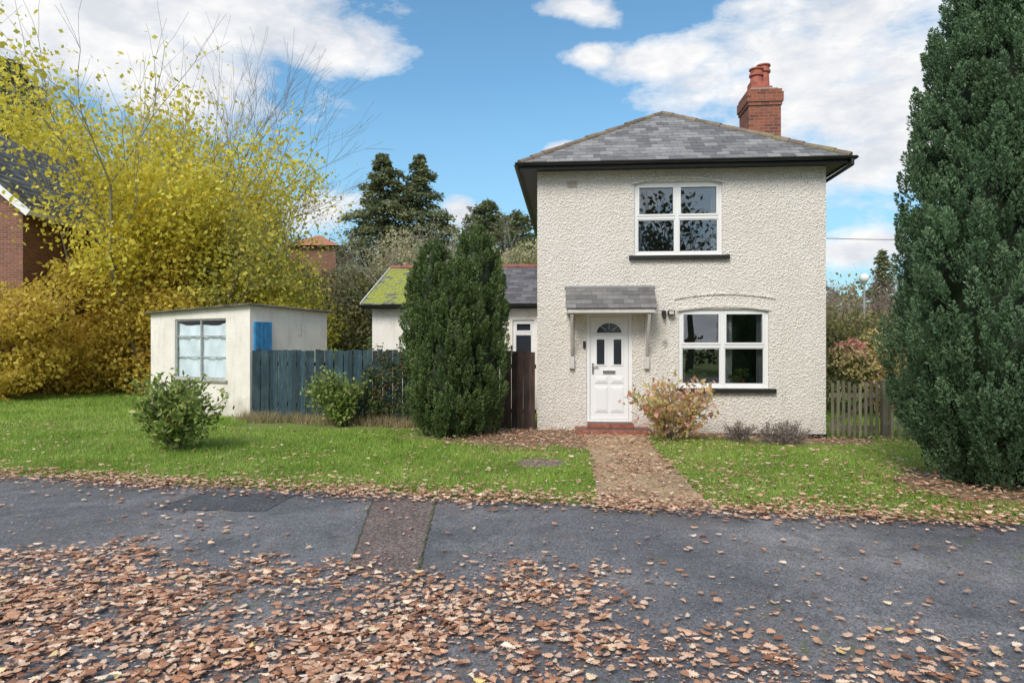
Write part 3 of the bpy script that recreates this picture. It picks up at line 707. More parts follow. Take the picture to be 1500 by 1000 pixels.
for z in (.2, .72): m.obox((A[0], A[1]+.035, z), (B[0], B[1]+.035, z), .04, .08)
for i in range(5): p = A+(B-A)*(i+.02)/4; m.obox((p[0], p[1]+.08, -.2), (p[0], p[1]+.08, .95), .09, .09, up=(0, 1, 0))
m.obj('picket_fence', PICKET)
m = MB(); m.tube((.42, 9.75, -.02), (.42, 9.75, .02), .36, .35, 28); m.obj('drain_cover', plain('worn_concrete', (.19, .15, .12), .95, .4, 9, .6))

# ------------------------------------------------------------------ columnar conifers
def columnar(name, x, y, Ht, prof, nplume, nblade, mat, blade=.05, peaks=None, tilt=(0, 0), pl=(.35, .7), core=.70, wf=.40):
    E = empty(name, (x, y, 0)); hs = [p[0] for p in prof]; rs = [p[1] for p in prof]
    peaks = peaks or [(0, 0, 1, 1)]
    PC = []; AX = []; LN = []; OUT = []
    for k in range(nplume):
        pk = peaks[rng.integers(len(peaks))]; Hk = Ht*pk[3]
        f = rng.random()**.9; R = np.interp(f, hs, rs)*pk[2]
        while rng.random() > .25+R/max(rs): f = rng.random(); R = np.interp(f, hs, rs)*pk[2]
        a = rng.random()*2*np.pi; lump = 1+.10*math.sin(a*3+f*9)+.08*math.sin(a*7-f*14); rr = R*lump*(.68+.34*rng.random()**.6)
        o = np.array([math.cos(a), math.sin(a), 0])
        c = np.array([pk[0]*(.4+.6*min(1, f*1.3)), pk[1], 0])+o*rr+np.array([tilt[0]*f, tilt[1]*f, f*Hk])
        ax_ = np.array([0, 0, 1.])+o*(.40-.22*f)+rng.normal(0, .12, 3); ax_ /= np.linalg.norm(ax_)
        PC.append(c); AX.append(ax_); LN.append(rng.uniform(*pl)*(.6+.4*(1-f))); OUT.append(o)
    PC = np.array(PC); AX = np.array(AX); LN = np.array(LN); OUT = np.array(OUT)
    ks = np.repeat(np.arange(nplume), nblade); n = len(ks)
    t = rng.random(n); a = rng.random(n)*2*np.pi; ax_ = AX[ks]; s1 = unit(np.cross(ax_, np.array([[1., .2, 0]]))); s2 = np.cross(ax_, s1)
    rad = s1*np.cos(a)[:, None]+s2*np.sin(a)[:, None]
    pr = np.sin(np.pi*np.clip(t*.85+.12, 0, 1))**.8*LN[ks]*.20*(.6+.5*rng.random(n))
    c = PC[ks]+ax_*((t-.5)*LN[ks])[:, None]+rad*pr[:, None]
    d = ax_*1.0+rad*.75+rng.normal(0, .35, (n, 3))
    tint = np.clip(.40*rng.random(nplume)[ks]+.35*t+.30*rng.random(n)-.03, 0, 1)
    k = c[:, 2] > .02; c, d, tint = c[k], d[k], tint[k]; n = len(c)
    L = blade*(.7+.7*rng.random(n))
    leaf_obj('foliage', c, d, L, L*wf, tint, mat, E)
    CM = foliage('inner_'+name, [(.012, .022, .008), (.02, .035, .012)], .05)  # near-black solid core, added behind the sprays to block see-through and darken gaps
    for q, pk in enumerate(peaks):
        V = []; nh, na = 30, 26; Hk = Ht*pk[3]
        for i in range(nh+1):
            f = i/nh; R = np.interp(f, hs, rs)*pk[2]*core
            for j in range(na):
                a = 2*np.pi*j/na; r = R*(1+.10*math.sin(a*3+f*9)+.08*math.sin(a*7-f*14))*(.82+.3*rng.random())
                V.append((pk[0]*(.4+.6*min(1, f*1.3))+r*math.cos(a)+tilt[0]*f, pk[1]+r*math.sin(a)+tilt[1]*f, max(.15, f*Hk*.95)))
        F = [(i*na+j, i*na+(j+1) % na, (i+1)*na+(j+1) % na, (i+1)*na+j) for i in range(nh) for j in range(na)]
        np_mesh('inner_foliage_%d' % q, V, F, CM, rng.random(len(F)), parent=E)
    m = MB(); m.tube((0, 0, -.1), (0, 0, .7), .13, .10, 10); m.obj('trunk', BARK, E)
    return E
profA = [(0, .45), (.06, .80), (.16, 1.0), (.35, 1.05), (.55, .98), (.72, .82), (.86, .58), (.95, .34), (1, .08)]
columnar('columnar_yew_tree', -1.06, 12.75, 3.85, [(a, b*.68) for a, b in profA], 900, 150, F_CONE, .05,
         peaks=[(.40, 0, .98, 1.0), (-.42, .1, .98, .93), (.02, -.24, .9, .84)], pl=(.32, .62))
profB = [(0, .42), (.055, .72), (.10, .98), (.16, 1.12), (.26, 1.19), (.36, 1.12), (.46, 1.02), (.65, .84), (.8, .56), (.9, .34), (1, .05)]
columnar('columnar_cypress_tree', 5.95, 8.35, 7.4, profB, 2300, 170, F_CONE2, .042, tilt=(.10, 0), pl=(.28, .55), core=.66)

# ------------------------------------------------------------------ shrubs
def shrub(name, x, y, r, h, n, leaf, mat, stems=10, z0=.15, asp=.45, twig=BARK, lean=.5):
    E = empty(name, (x, y, float(height(x, y)))); segs = []; tips = []
    for i in range(stems):
        a = rng.random()*2*np.pi; d = np.array([math.cos(a)*lean, math.sin(a)*lean, 1.]); d /= np.linalg.norm(d)
        grow((rng.normal(0, .05), rng.normal(0, .05), -.02), d, h*.5*(.7+.5*rng.random()), .012, 2, segs, tips, .5, .05, 3, .12, .6)
    zm = max(t[0][2] for t in tips); sc = h/zm; segs = [(a*sc, b*sc, c, d) for a, b, c, d in segs]; tips = [(a*sc, b) for a, b in tips]
    tubes('stems', segs, twig, E, 4)
    P = np.array([q[0] for q in tips]); Dr = np.array([q[1] for q in tips]); k = rng.integers(len(P), size=n)
    c = P[k]+rng.normal(0, leaf*.9, (n, 3)); d = Dr[k]+rng.normal(0, .7, (n, 3))
    ok = c[:, 2] > z0*.3; c, d = c[ok], d[ok]; n = len(c); L = leaf*(.6+.7*rng.random(n))
    leaf_obj('leaves', c, d, L, L*asp, np.clip(.5*rng.random(len(P))[k][ok]+.5*rng.random(n), 0, 1), mat, E)
    return E
shrub('rhododendron_bush', -5.42, 10.95, .6, 1.18, 3600, .11, F_BUSH, 18, .1, .42, lean=.42)
shrub('laurel_bush', -3.6, 14.1, .5, 1.15, 3800, .09, F_BUSH, 18, lean=.33, asp=.5)
shrub('hydrangea_bush', 2.86, 12.1, .6, 1.05, 1200, .11, F_HYD, 18, .1, .65, TWIG, .62)
shrub('heather_plant', 4.05, 12.05, .3, .42, 2600, .035, F_HEATH, 16, .02, .3, TWIG, .8)
shrub('lavender_plant', 4.75, 11.95, .4, .46, 3800, .04, F_HEATH, 22, .02, .3, TWIG, 1.0)
cl = []
for i in range(44):
    s = rng.random(); x = -3.25+1.75*s; yb = 15.42+(x+5.88)*(-1.44/5.13)-.16; zz = rng.random()**1.2*1.55
    cl.append((x, yb-rng.random()*.18, zz, .16+.1*rng.random(), .09, .15+.1*rng.random()))
p, t, u = clump_points(cl, 85); k = p[:, 2] > 0; leaf_obj('climbing_plant', p[k], rng.normal(size=p[k].shape), .06, .04, t[k], F_RED)

# grass
def inside_house(x, y):
    u, d = to_local(x, y); return ((u > -.05) & (u < W+.05) & (d > -.03) & (d < D)) | ((u > -4.4) & (u < .1) & (d > 3) & (d < 8.4))
def grass_mask(x, y):
    u, d = to_local(x, y); e = edge(x, y)
    k = e > .05+.30*vnoise(x, y, .35, 9)*vnoise(x, y, 1.1, 19)*1.6
    pathm = (u > .93) & (u < 2.03+.04*np.maximum(0, -d-3)) & (d > -6.3) & (d < 0)
    soil = (u > -1.7+.9*sstep(-1.0, -2.6, d)+.2*vnoise(x, y, .3, 5)) & (u < 1) & (d > -2.5+.5*vnoise(x, y, .5, 6)) & (d < .1)
    bed = (u > 1.9) & (u < 6.3) & (d > -.72-.25*vnoise(x, y, .4, 6)) & (d < 0)
    c1 = np.hypot(x+1.06, y-12.75) < .85+.3*vnoise(x, y, .3, 8)
    c2 = np.hypot(x-5.75, y-8.3) < .75+.5*vnoise(x, y, .4, 8)
    fb = (y > 15.42+(x+5.88)*(-1.44/5.13)-.05) & (x > -5.9) & (x < .5)
    rx = x+5.95; ry = y-15.5; ss = rx*wd[0]+ry*wd[1]; tt = rx*dd[0]+ry*dd[1]
    sh = (ss > -.02) & (ss < Lw+.02) & (tt > -.02) & (tt < Lt+.1)
    dr = np.hypot(x-.42, y-9.75) < .30+.1*vnoise(x, y, .1, 2)
    return k & ~pathm & ~soil & ~bed & ~c1 & ~c2 & ~fb & ~sh & ~inside_house(x, y) & ~dr
def grass(name, x0, x1, y0, y1, dens, hgt, wid, mat=F_GRASS, mask=grass_mask):
    n = int((x1-x0)*(y1-y0)*dens); x = rng.uniform(x0, x1, n); y = rng.uniform(y0, y1, n)
    k = mask(x, y) & (rng.random(n) < .45+.8*vnoise(x, y, .5, 11)); x, y = x[k], y[k]; n = len(x)
    z = height(x, y); cl = vnoise(x, y, .22, 12)*.6+vnoise(x, y, 1.6, 13)*.6
    h = hgt*(.5+.6*rng.random(n))*(.5+.9*cl); a = rng.random(n)*2*np.pi; w = wid*(.7+.6*rng.random(n))
    lx = rng.normal(0, .45, n)*h; ly = rng.normal(0, .45, n)*h
    b = np.stack([x, y, z-.005], 1); s = np.stack([np.cos(a)*w/2, np.sin(a)*w/2, 0*a], 1)
    V = np.stack([b-s, b+s, b+np.stack([lx, ly, h], 1)], 1).reshape(-1, 3)
    t = np.clip(.4*rng.random(n)+.4*vnoise(x, y, .8, 14)+.3*vnoise(x, y, .25, 15)+.15*(rng.random(n) < .1)-.05, 0, 1)
    return np_mesh(name, V, np.arange(3*n).reshape(-1, 3), mat, t)
grass('lawn_grass', -9.5, 7.8, 6.0, 10, 2000, .07, .011)
grass('lawn_grass', -12, 9, 10, 13.5, 1200, .08, .015)
grass('lawn_grass', -20, -5.6, 13.5, 25, 420, .10, .024)
grass('lawn_grass', 5.9, 16, 13, 22, 250, .12, .03)
def fmask(x, y):
    yf = 15.42+(x+5.88)*(-1.44/5.13); return (y < yf-.03) & (y > yf-.45-.3*vnoise(x, y, .5, 4)) & (np.hypot(x+1.06, y-12.75) > 1)
grass('dry_grass_tufts', -6.0, -.3, 13.3, 15.5, 1500, .26, .014, F_DRY, fmask)

# ------------------------------------------------------------------ fallen leaves
half = np.array([(0, -.5), (.05, -.40), (.15, -.34), (.10, -.22), (.24, -.13), (.15, -.03), (.29, .08), (.19, .17), (.25, .30), (.11, .38), (0, .5)])
def fallen(name, x, y, size, tintbias=0, simple=False, lift=.0, flat=1.0):
    n = len(x)
    hp = np.array([(0, -.5), (.16, -.25), (.12, -.05), (.27, .12), (.14, .36), (0, .5)]) if simple else half
    K = len(hp); R = hp; Lh = hp[1:-1]*np.array([-1, 1])
    T = np.concatenate([R, Lh]); NK = len(T)
    f1 = list(range(K)); f2 = [0]+list(range(K, NK))+[K-1]
    f2 = f2[::-1]
    F0 = np.array([f1, f2])
    sz = size*(.5+.85*rng.random(n)); cu = rng.normal(.18, .4, n)*flat; fo = rng.normal(.12, .3, n)*flat; tw = rng.normal(0, .35, n)*flat
    asp = .8+.7*rng.random(n)
    P = np.zeros((n, NK, 3)); P[..., 0] = T[:, 0][None]*asp[:, None]; P[..., 1] = T[:, 1][None]
    P[..., 2] = cu[:, None]*T[:, 1][None]**2*.9+fo[:, None]*np.abs(T[:, 0])[None]*.9+tw[:, None]*T[:, 0][None]*T[:, 1][None]
    P *= sz[:, None, None]
    ax1 = rng.normal(0, .16*flat, n); c, s = np.cos(ax1)[:, None], np.sin(ax1)[:, None]
    X_, Z_ = P[..., 0]*c+P[..., 2]*s, -P[..., 0]*s+P[..., 2]*c; P[..., 0], P[..., 2] = X_, Z_
    a = rng.random(n)*2*np.pi; c, s = np.cos(a)[:, None], np.sin(a)[:, None]
    X_, Y_ = P[..., 0]*c-P[..., 1]*s, P[..., 0]*s+P[..., 1]*c; P[..., 0], P[..., 1] = X_, Y_
    P[..., 2] -= P[..., 2].min(axis=1, keepdims=True)
    P[..., 0] += x[:, None]; P[..., 1] += y[:, None]; P[..., 2] += (height(x, y)+.016+lift*rng.random(n))[:, None]
    F = (np.arange(n)*NK)[:, None, None]+F0[None]
    t = np.clip(rng.beta(1.5, 1.5, n)+tintbias, 0, 1)
    return np_mesh(name, P.reshape(-1, 3), F.reshape(-1, K), FALLEN, np.repeat(t, 2))
def scatter(x0, x1, y0, y1, maxd, dens):
    n = int((x1-x0)*(y1-y0)*maxd); x = rng.uniform(x0, x1, n); y = rng.uniform(y0, y1, n)
    k = rng.random(n) < dens(x, y)/maxd; return x[k], y[k]
def drift(x, y):
    line = 5.75-.03*x-.22*np.maximum(0, x)
    c = sstep(0, 1.9, line-y+1.8*(vnoise(x, y, .9, 21)-.5)+.8*(vnoise(x, y, .3, 22)-.5))
    side = 1-.62*sstep(-1.2, 1.4, x)
    pat = .08+1.6*vnoise(x, y, .4, 23)*(.35+1.1*vnoise(x, y, .13, 27))
    return c*side*pat*(1-.6*np.exp(-(((x+1.3)/.7)**2+((y-4.6)/.35)**2)))
def d_road(x, y):
    e = edge(x, y); d = drift(x, y)*820+15*vnoise(x, y, 1.2, 24)*2
    return np.where(e < -.25, d, 0)
x, y = scatter(-9, 7.5, 1.8, 8.9, 1400, d_road); fallen('fallen_leaves', x, y, .063, 0, False, .022)
x, y = scatter(-9, 7.5, 2.0, 8.0, 2000, lambda x, y: np.where(edge(x, y) < -.1, drift(x, y)*1700+24, 0)); fallen('leaf_fragments', x, y, .024, -.15, True, .004, .6)
def d_edge(x, y):
    e = edge(x, y); b = np.exp(-((e+.0)/.27)**2)*(.35+1.4*vnoise(x, y, .5, 31)); return 760*b
x, y = scatter(-12, 9, 4.5, 10.5, 1000, d_edge); fallen('fallen_leaves', x, y, .062, -.03, True, .055)
def d_lawn(x, y):
    e = edge(x, y); u, d = to_local(x, y)
    base = 10+60*vnoise(x, y, 1.2, 33)**2+130*np.exp(-e/.5)
    base = base+np.where((u > -.6) & (u < 3.0), 45, 0)+np.where(u > 2.0, 55, 0)
    base = np.where((u > .9) & (u < 2.05) & (d > -6.3), 240*(.3+vnoise(x, y, .4, 35)), base)
    base = base+np.where((u > -1.6) & (u < .95) & (d > -2.3) & (d < 0), 160, 0)+np.where((u > 2) & (d > -.8), 100, 0)
    base = base+140*np.exp(-(np.hypot(x-5.2, y-8.2)/1.3)**2)
    return np.where((e > .2) & ~inside_house(x, y) & ((u > -.1) | (y < 15.42+(x+5.88)*(-1.44/5.13))) & (d < -.02), base, 0)
x, y = scatter(-12, 8, 6.2, 15, 480, d_lawn)
fallen('fallen_leaves', x, y, .060, -.04, True, .05)

# ------------------------------------------------------------------ background trees
def rclumps(n, x0, x1, y0, y1, z0, z1, r0, r1, top=None):
    out = []
    while len(out) < n:
        x = rng.uniform(x0, x1); y = rng.uniform(y0, y1); zt = z1 if top is None else top(x)
        z = rng.uniform(z0, max(z0+.1, zt)); r = rng.uniform(r0, r1)
        out.append((x, y, z+float(height(x, y)), r*(.9+.4*rng.random()), r*(.9+.3*rng.random()), r*(.6+.3*rng.random())))
    return out
def leafy_tree(name, x, y, Ht, trunk_r, n, leaf, mat, bark, depth=5, spread=.5, multi=1, kids=3, zmax=None, scat=.35, L0=None, lean=.25, up=.12, gap=.33, clear=None):
    E = empty(name, (x, y, float(height(x, y)))); segs = []; tips = []
    for i in range(multi):
        a = 2*np.pi*i/multi+rng.random(); d = np.array([math.cos(a)*lean*(multi > 1), math.sin(a)*lean*(multi > 1), 1.]); d /= np.linalg.norm(d)
        grow((rng.normal(0, .15)*(multi > 1), rng.normal(0, .15)*(multi > 1), -.1), d, (L0 or Ht*.32), trunk_r, depth, segs, tips, spread, up, kids, .10, .74)
    Z = max(t[0][2] for t in tips); sc = Ht/Z
    segs = [(a*sc, b*sc, r0, r1) for a, b, r0, r1 in segs]
    if clear: segs = [s for s in segs if not (s[1][0]+x < clear[0] and s[1][1]+y < clear[1] and s[1][2] < clear[2])]
    tubes('branches', segs, bark, E, 5)
    if n:
        P = np.array([q[0] for q in tips])*sc
        if zmax: P = P[P[:, 2] < zmax+rng.normal(0, .8, len(P))]
        k = rng.integers(len(P), size=n); cl = vnoise(P[k][:, 0]+P[k][:, 1]*.5, P[k][:, 2], .9, 41)
        kk = cl > gap; k = k[kk]; n = len(k)
        c = P[k]+rng.normal(0, scat, (n, 3)); L = leaf*(.6+.8*rng.random(n))
        t = np.clip(.5*rng.random(len(P))[k]+.5*rng.random(n), 0, 1)
        if clear:
            kp = ~((c[:, 0]+x < clear[0]) & (c[:, 1]+y < clear[1]) & (c[:, 2] < clear[2])); c, L, t = c[kp], L[kp], t[kp]; n = len(c)
        leaf_obj('leaves', c, rng.normal(size=(n, 3)), L, L*.7, t, mat, E)
    return E
leafy_tree('yellow_maple_tree', -12.7, 23.5, 12.6, .13, 42000, .15, F_YEL, BARKP, 4, .46, multi=6, kids=3, zmax=9.2, lean=.38, gap=.30, scat=.48, clear=(-14.9, 31, 9.6))
leafy_tree('yellow_maple_tree', -20.5, 33.5, 16.5, .16, 36000, .21, F_YEL, BARKP, 4, .46, multi=5, kids=3, zmax=12.8, lean=.38, gap=.30, scat=.6)
leafy_tree('bare_ash_tree', -14.3, 27, 14.8, .13, 0, .1, F_YEL, BARK, 5, .34, multi=2, kids=3, lean=.2)
mass('yellow_tree_crown', rclumps(34, -14.6, -9.6, 24.5, 27, 5.2, 8.8, .5, 1.0, top=lambda x: 9.2-.7*abs(x+13.8)), 130, .15, F_YEL)
leafy_tree('yellow_green_tree', -10.9, 25.0, 7.4, .12, 15000, .14, F_YG, BARK, 4, .5, multi=4, kids=3, lean=.35)
mass('autumn_hedge', rclumps(95, -14.6, -10.8, 22.0, 24.0, .3, 4.4, .6, 1.0), 280, .14, F_HEDGE)
mass('autumn_hedge', rclumps(75, -19.5, -13.9, 19.4, 20.8, .2, 3.4, .5, .85), 330, .13, F_HEDGE)
mass('yellow_shrubs', rclumps(60, -14.4, -10.2, 25, 27.5, 2.0, 5.8, .6, 1.1), 200, .15, F_YG)
mass('green_shrubs', rclumps(75, -11.0, -6.3, 22.5, 26, .2, 4.6, .5, 1.0, top=lambda x: 4.9-.35*(x+11)), 230, .13, F_YG)
mass('dark_shrubs', rclumps(110, -10.5, -2, 27, 31, .2, 4.4, .7, 1.2), 230, .15, F_DARK)
mass('hillside_shrubs', rclumps(40, -13.5, -8.5, 31, 35, 1.0, 5.1, .7, 1.2), 220, .16, F_YG)
mass('pale_shrubs', rclumps(70, -7.4, -2.0, 28.6, 31.5, 2.0, 6.3, .6, 1.1, top=lambda x: 6.4-abs(x+4.4)*.7), 330, .12, F_PALE)
leafy_tree('bare_shrub_tree', -4.2, 28.5, 7.4, .1, 3500, .10, F_PALE, BARKP, 4, .5, multi=5, kids=3, lean=.5)
mass('brown_shrubs', rclumps(50, -2.2, 2.5, 31, 34, 1, 5.8, .6, 1.0), 240, .14, F_PALE)

def fir(name, x, y, Ht, R, n, leaf, mat, base=.12, droop=.25, power=.8, wh=34):
    E = empty(name, (x, y, float(height(x, y)))); segs = [((0, 0, -.2), (0, 0, Ht*.5), .28, .15), ((0, 0, Ht*.5), (0, 0, Ht), .15, .02)]
    C = []; Dd = []; T = []
    per = n//(wh*7)
    for i in range(wh):
        f = base+(1-base)*(i+.5)/wh; z = f*Ht
        Rz = R*(1-((f-base)/(1-base)))**power*(.72+.5*rng.random())+.15
        for k in range(7):
            a = rng.random()*2*np.pi; L = Rz*(.65+.5*rng.random()); o = np.array([math.cos(a), math.sin(a), 0])
            tip = np.array([0, 0, z])+o*L+np.array([0, 0, L*(.25-droop)]); s = np.array([0, 0, z])
            segs.append((s, tip, .04, .01))
            m_ = max(4, int(per*(.3+L/R*1.3))); t = rng.random(m_)**.6
            side = np.cross(o, [0, 0, 1.]); wdt = (.10+.24*(1-t))*L
            c = s+(tip-s)*t[:, None]+side*(rng.normal(0, 1, m_)*wdt)[:, None]+np.array([0, 0, 1.])*(rng.normal(-.05, .10, m_)-.10*t**2*L)[:, None]
            C.append(c); Dd.append(o*.8+side*rng.normal(0, .6, m_)[:, None]+np.array([0, 0, -.25])); T.append(np.full(m_, .4*rng.random())+.6*rng.random(m_)*(.4+.6*t))
    C = np.concatenate(C); Dd = np.concatenate(Dd); T = np.concatenate(T)
    tubes('branches', [(np.array(a), np.array(b), c, d) for a, b, c, d in segs], BARK, E, 5)
    L = leaf*(.6+.8*rng.random(len(C))); leaf_obj('needles', C, Dd+rng.normal(0, .3, C.shape), L, L*.4, np.clip(T, 0, 1), mat, E)
    return E
fir('cedar_tree', -8.5, 45, 12.2, 4.4, 26000, .27, F_FIR, .1, .3, .66)
fir('cedar_tree', -6.2, 46, 12.2, 4.2, 26000, .27, F_FIR, .1, .3, .66)
fir('spruce_tree', -4.6, 27.5, 4.9, 1.6, 6000, .18, F_CONE, .05)
fir('pine_tree', -1.6, 41, 8.9, 2.8, 13000, .24, F_FIR, .2, .1, .45)
fir('pine_tree', .3, 43, 8.3, 2.8, 12000, .24, F_FIR, .2, .1, .45)
leafy_tree('bare_birch_tree', 1.0, 38, 8.6, .1, 0, .1, F_PALE, BARKP, 5, .35, multi=2, kids=3, lean=.2)
fir('cedar_tree', -26.3, 36, 16.0, 5.2, 20000, .4, F_FIR, .1, .35, .6)
mass('holly_hedge', rclumps(60, 7.6, 11.5, 16.5, 19, .2, 2.5, .4, .7), 330, .09, F_DARK)
mass('autumn_shrub', rclumps(14, 8.0, 10, 15.8, 16.6, .2, 1.9, .3, .5), 230, .08, F_HYD)
for q in range(5): leafy_tree('bare_tree', 12.4+q*1.6+rng.normal(0, .3), 28+rng.normal(0, 2), 5.0+rng.normal(0, .4), .08, 1100, .09, F_BROWN, TWIG, 5, .45, multi=3, kids=3, lean=.4)
fir('cypress_tree', 19.0, 35, 6.4, 1.6, 3500, .25, F_FIR, .1, .1)
mass('distant_trees', rclumps(170, -90, 90, 62, 75, 0, 5.5, 2.2, 4.0), 130, .6, F_DARK)
mass('distant_hedge', rclumps(110, 6, 60, 32, 38, 0, 2.6, 1.0, 1.8), 150, .3, F_BROWN)
mass('distant_hedge', rclumps(70, -60, -28, 32, 42, 0, 5, 1.4, 2.2), 140, .4, F_YG)
for q in range(9):
    xx = -24+q*6.2+rng.normal(0, 1); leafy_tree('oak_tree', xx, -19+rng.normal(0, 2), 12.0+rng.normal(0, 1.8), .28, 3300, .34, F_REFL, BARK, 4, .55, multi=1, kids=4, scat=.5, gap=.4)
mass('roadside_shrubs', rclumps(60, -30, 32, -16, -12, 0, 1.8, .8, 1.4), 120, .3, F_REFL)

# ------------------------------------------------------------------ neighbouring buildings
B1 = empty('brick_house', (-15.55, 21.7, 0))
m = MB(); m.box(-8, 0, 0, 9, -.2, 6.1); m.add([(-8, 0, 6.1), (0, 0, 6.1), (-4, 0, 9.5)], [(0, 1, 2)]); m.add([(-8, 9, 6.1), (0, 9, 6.1), (-4, 9, 9.5)], [(0, 2, 1)]); m.obj('brick_walls', BRICK2, B1)
slates('tile_roof_right', (.45, -.4, 5.85), (.45, 9.4, 5.85), (-4, -.4, 9.6), (-4, 9.4, 9.6), 16, .3, SLATE, B1); slates('tile_roof_left', (-8.45, 9.4, 5.85), (-8.45, -.4, 5.85), (-4, 9.4, 9.6), (-4, -.4, 9.6), 16, .3, SLATE, B1)
m = MB(); m.obox((.48, -.43, 5.75), (-4, -.43, 9.5), .04, .22); m.obox((-8.48, -.43, 5.75), (-4, -.43, 9.5), .04, .22); m.box(.42, .5, -.4, 9.4, 5.7, 5.84); m.obj('white_bargeboards', UPVC, B1)
m = MB(); m.box(-2.6, -1.0, -.03, -.001, 3.9, 5.1); m.box(-6, -4.4, -.03, -.001, 3.9, 5.1); m.obj('windows', DGLASS, B1)
zz = float(height(-14, 50)); B2 = empty('distant_brick_house', (-12.9, 50, zz-.3))
m = MB(); m.box(-3.5, 0, 0, 6, -.5, 6.1); m.obj('brick_walls', BRICK2, B2)
m = MB(); m.add([(-3.9, -.4, 6.1), (.4, -.4, 6.1), (.4, 6.4, 6.1), (-3.9, 6.4, 6.1), (-1.75, 2, 7.2), (-1.75, 4, 7.2)], [(0, 1, 4), (1, 2, 5, 4), (2, 3, 5), (3, 0, 4, 5)]); m.obj('tiled_roof', plain('orange_tile', (.40, .17, .10), .8, .2), B2)

SL = empty('street_lamp', (12.9, 25, 0)); m = MB(); m.tube((0, 0, -.1), (0, 0, 1.0), .08, .07); m.tube((0, 0, 1.0), (0, 0, 3.85), .045, .035); m.tube((0, 0, 3.85), (0, 0, 3.92), .08, .1); m.obj('post', GREY, SL)
bpy.ops.mesh.primitive_uv_sphere_add(segments=20, ring_count=12, radius=.17, location=(0, 0, 4.07)); g = bpy.context.object; g.name = 'globe'; g.data.materials.append(UPVC); g.parent = SL
for f in g.data.polygons: f.use_smooth = True
m = MB(); A = Vector((6.3, 21.0, 5.1)); Bp = Vector((30, 32, 7.4)); prev = A
for i in range(1, 25):
    t = i/24; p = A.lerp(Bp, t)-Vector((0, 0, 1.0*4*t*(1-t)*.5)); m.tube(prev, p, .012, .012, 5, False); prev = p
m.tube((30, 32, -.2), (30, 32, 7.8), .14, .1); m.obj('telephone_pole_and_cable', BARK)

# ------------------------------------------------------------------ world
SUN_E, SUN_R = math.radians(42), math.radians(202)
w = bpy.data.worlds.new('World'); scene.world = w; w.use_nodes = True; nt = w.node_tree
bg = nt.nodes['Background']; bg.inputs['Strength'].default_value = .15
sky = nt.nodes.new('ShaderNodeTexSky'); sky.sky_type = 'NISHITA'; sky.sun_disc = False; sky.sun_elevation = SUN_E; sky.sun_rotation = SUN_R
sky.air_density = 1.0; sky.dust_density = .6; sky.ozone_density = 2.0
gen = coord(nt, 'Generated')
wn = N(nt, 'ShaderNodeTexNoise'); wn.inputs['Scale'].default_value = 7; wn.inputs['Detail'].default_value = 5; nt.links.new(gen, wn.inputs['Vector'])
vm = nt.nodes.new('ShaderNodeVectorMath'); vm.operation = 'SUBTRACT'; nt.links.new(wn.outputs['Color'], vm.inputs[0]); vm.inputs[1].default_value = (.5, .5, .5)
vs = nt.nodes.new('ShaderNodeVectorMath'); vs.operation = 'MULTIPLY'; nt.links.new(vm.outputs[0], vs.inputs[0]); vs.inputs[1].default_value = (.09, .09, .05)
va = nt.nodes.new('ShaderNodeVectorMath'); va.operation = 'ADD'; nt.links.new(gen, va.inputs[0]); nt.links.new(vs.outputs[0], va.inputs[1])
blobs = [(60, -20, .30, .10), (330, 15, .18, .05), (480, 60, .085, .04), (850, 20, .05, .016), (868, 84, .032, .013), (970, 82, .07, .028),
         (1160, 95, .17, .065), (1290, 150, .19, .09), (1330, 225, .16, .07), (1250, 20, .16, .045), (470, 312, .065, .026), (668, 315, .035, .03), (815, 216, .035, .011), (1240, 365, .08, .025), (270, 110, .15, .05)]
cur = None
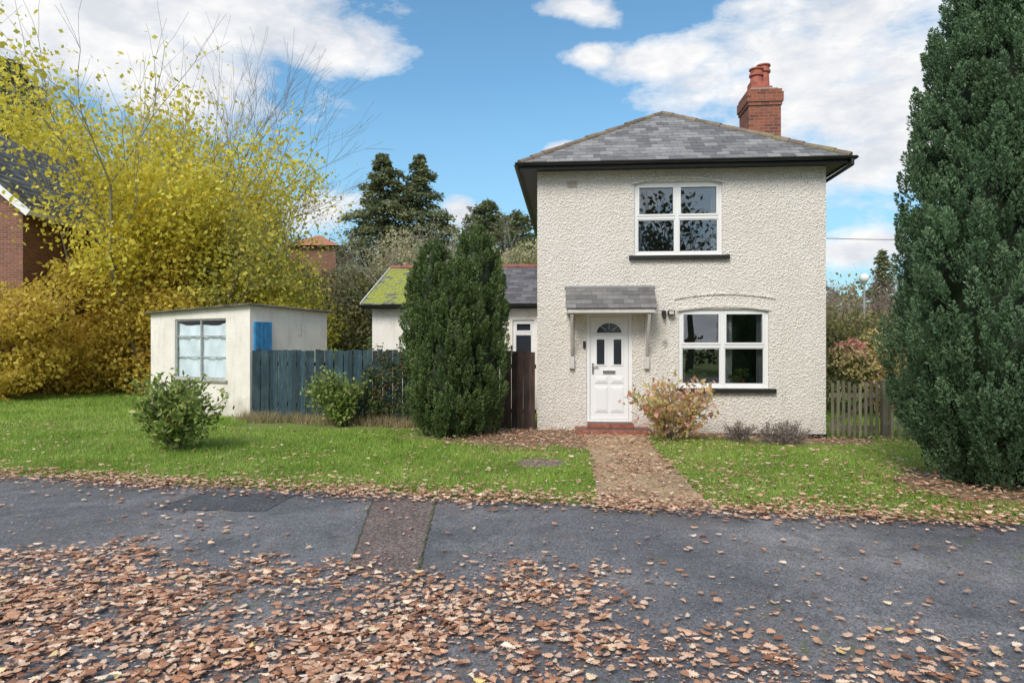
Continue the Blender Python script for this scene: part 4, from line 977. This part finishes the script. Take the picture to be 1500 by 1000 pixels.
for px, py, sx, sz in blobs:
    c = Vector(((px-750)/1000, 1, (500-py)/1000)); c.normalize()
    s = nt.nodes.new('ShaderNodeVectorMath'); s.operation = 'SUBTRACT'; nt.links.new(va.outputs[0], s.inputs[0]); s.inputs[1].default_value = c
    q = nt.nodes.new('ShaderNodeVectorMath'); q.operation = 'MULTIPLY'; nt.links.new(s.outputs[0], q.inputs[0]); q.inputs[1].default_value = (1/sx, 1/max(sx, .1), 1/sz)
    l = nt.nodes.new('ShaderNodeVectorMath'); l.operation = 'LENGTH'; nt.links.new(q.outputs[0], l.inputs[0])
    v_ = math_(nt, 'SUBTRACT', 1.25, l.outputs['Value'])
    cur = v_ if cur is None else math_(nt, 'MAXIMUM', cur, v_)
st = nt.nodes.new('ShaderNodeMapping'); st.inputs['Scale'].default_value = (1, 1, 2.2); nt.links.new(gen, st.inputs[0])
nz = noise(nt, st.outputs[0], 9, 9, .62, .2)
den = math_(nt, 'ADD', cur, math_(nt, 'MULTIPLY', math_(nt, 'SUBTRACT', nz, .5), 2.4))
gn = noise(nt, st.outputs[0], 2.2, 7, .6)
gx, gy, gz = sep(nt, gen)
back = math_(nt, 'MULTIPLY', math_(nt, 'LESS_THAN', gy, .3), math_(nt, 'MULTIPLY', math_(nt, 'SUBTRACT', gn, .40), 5))
den = math_(nt, 'MAXIMUM', den, back)
mask = ramp(nt, den, [(.08, 0.0), (.36, .5), (.8, 1.0)])
shade = ramp(nt, noise(nt, st.outputs[0], 12, 6, .6), [(.35, (4.9, 5.1, 5.5)), (.62, (6.8, 6.75, 6.7))])
tinted = mix(nt, 1.0, sky.outputs[0], (.84, 1.18, 1.19), 'MULTIPLY')
haze = ramp(nt, gz, [(.0, .75), (.35, 0.0)])
tinted = mix(nt, haze, tinted, (2.3, 3.6, 4.8))
fin = mix(nt, mask, tinted, shade)
nt.links.new(fin, bg.inputs[0])
sd = bpy.data.lights.new('sun', 'SUN'); sd.energy = 3.0; sd.angle = math.radians(24); sd.color = (1, .93, .85)
so = bpy.data.objects.new('sun', sd); COL.objects.link(so)
dirv = Vector((math.sin(SUN_R)*math.cos(SUN_E), math.cos(SUN_R)*math.cos(SUN_E), math.sin(SUN_E)))
so.rotation_euler = dirv.to_track_quat('Z', 'Y').to_euler(); so.location = dirv*60

cam = bpy.data.cameras.new('camera'); cam.lens = 24; cam.sensor_width = 36; cam.clip_end = 2000
co = bpy.data.objects.new('camera', cam); COL.objects.link(co); co.location = (0, 0, 1.75); co.rotation_euler = (math.radians(90), 0, 0)
scene.camera = co
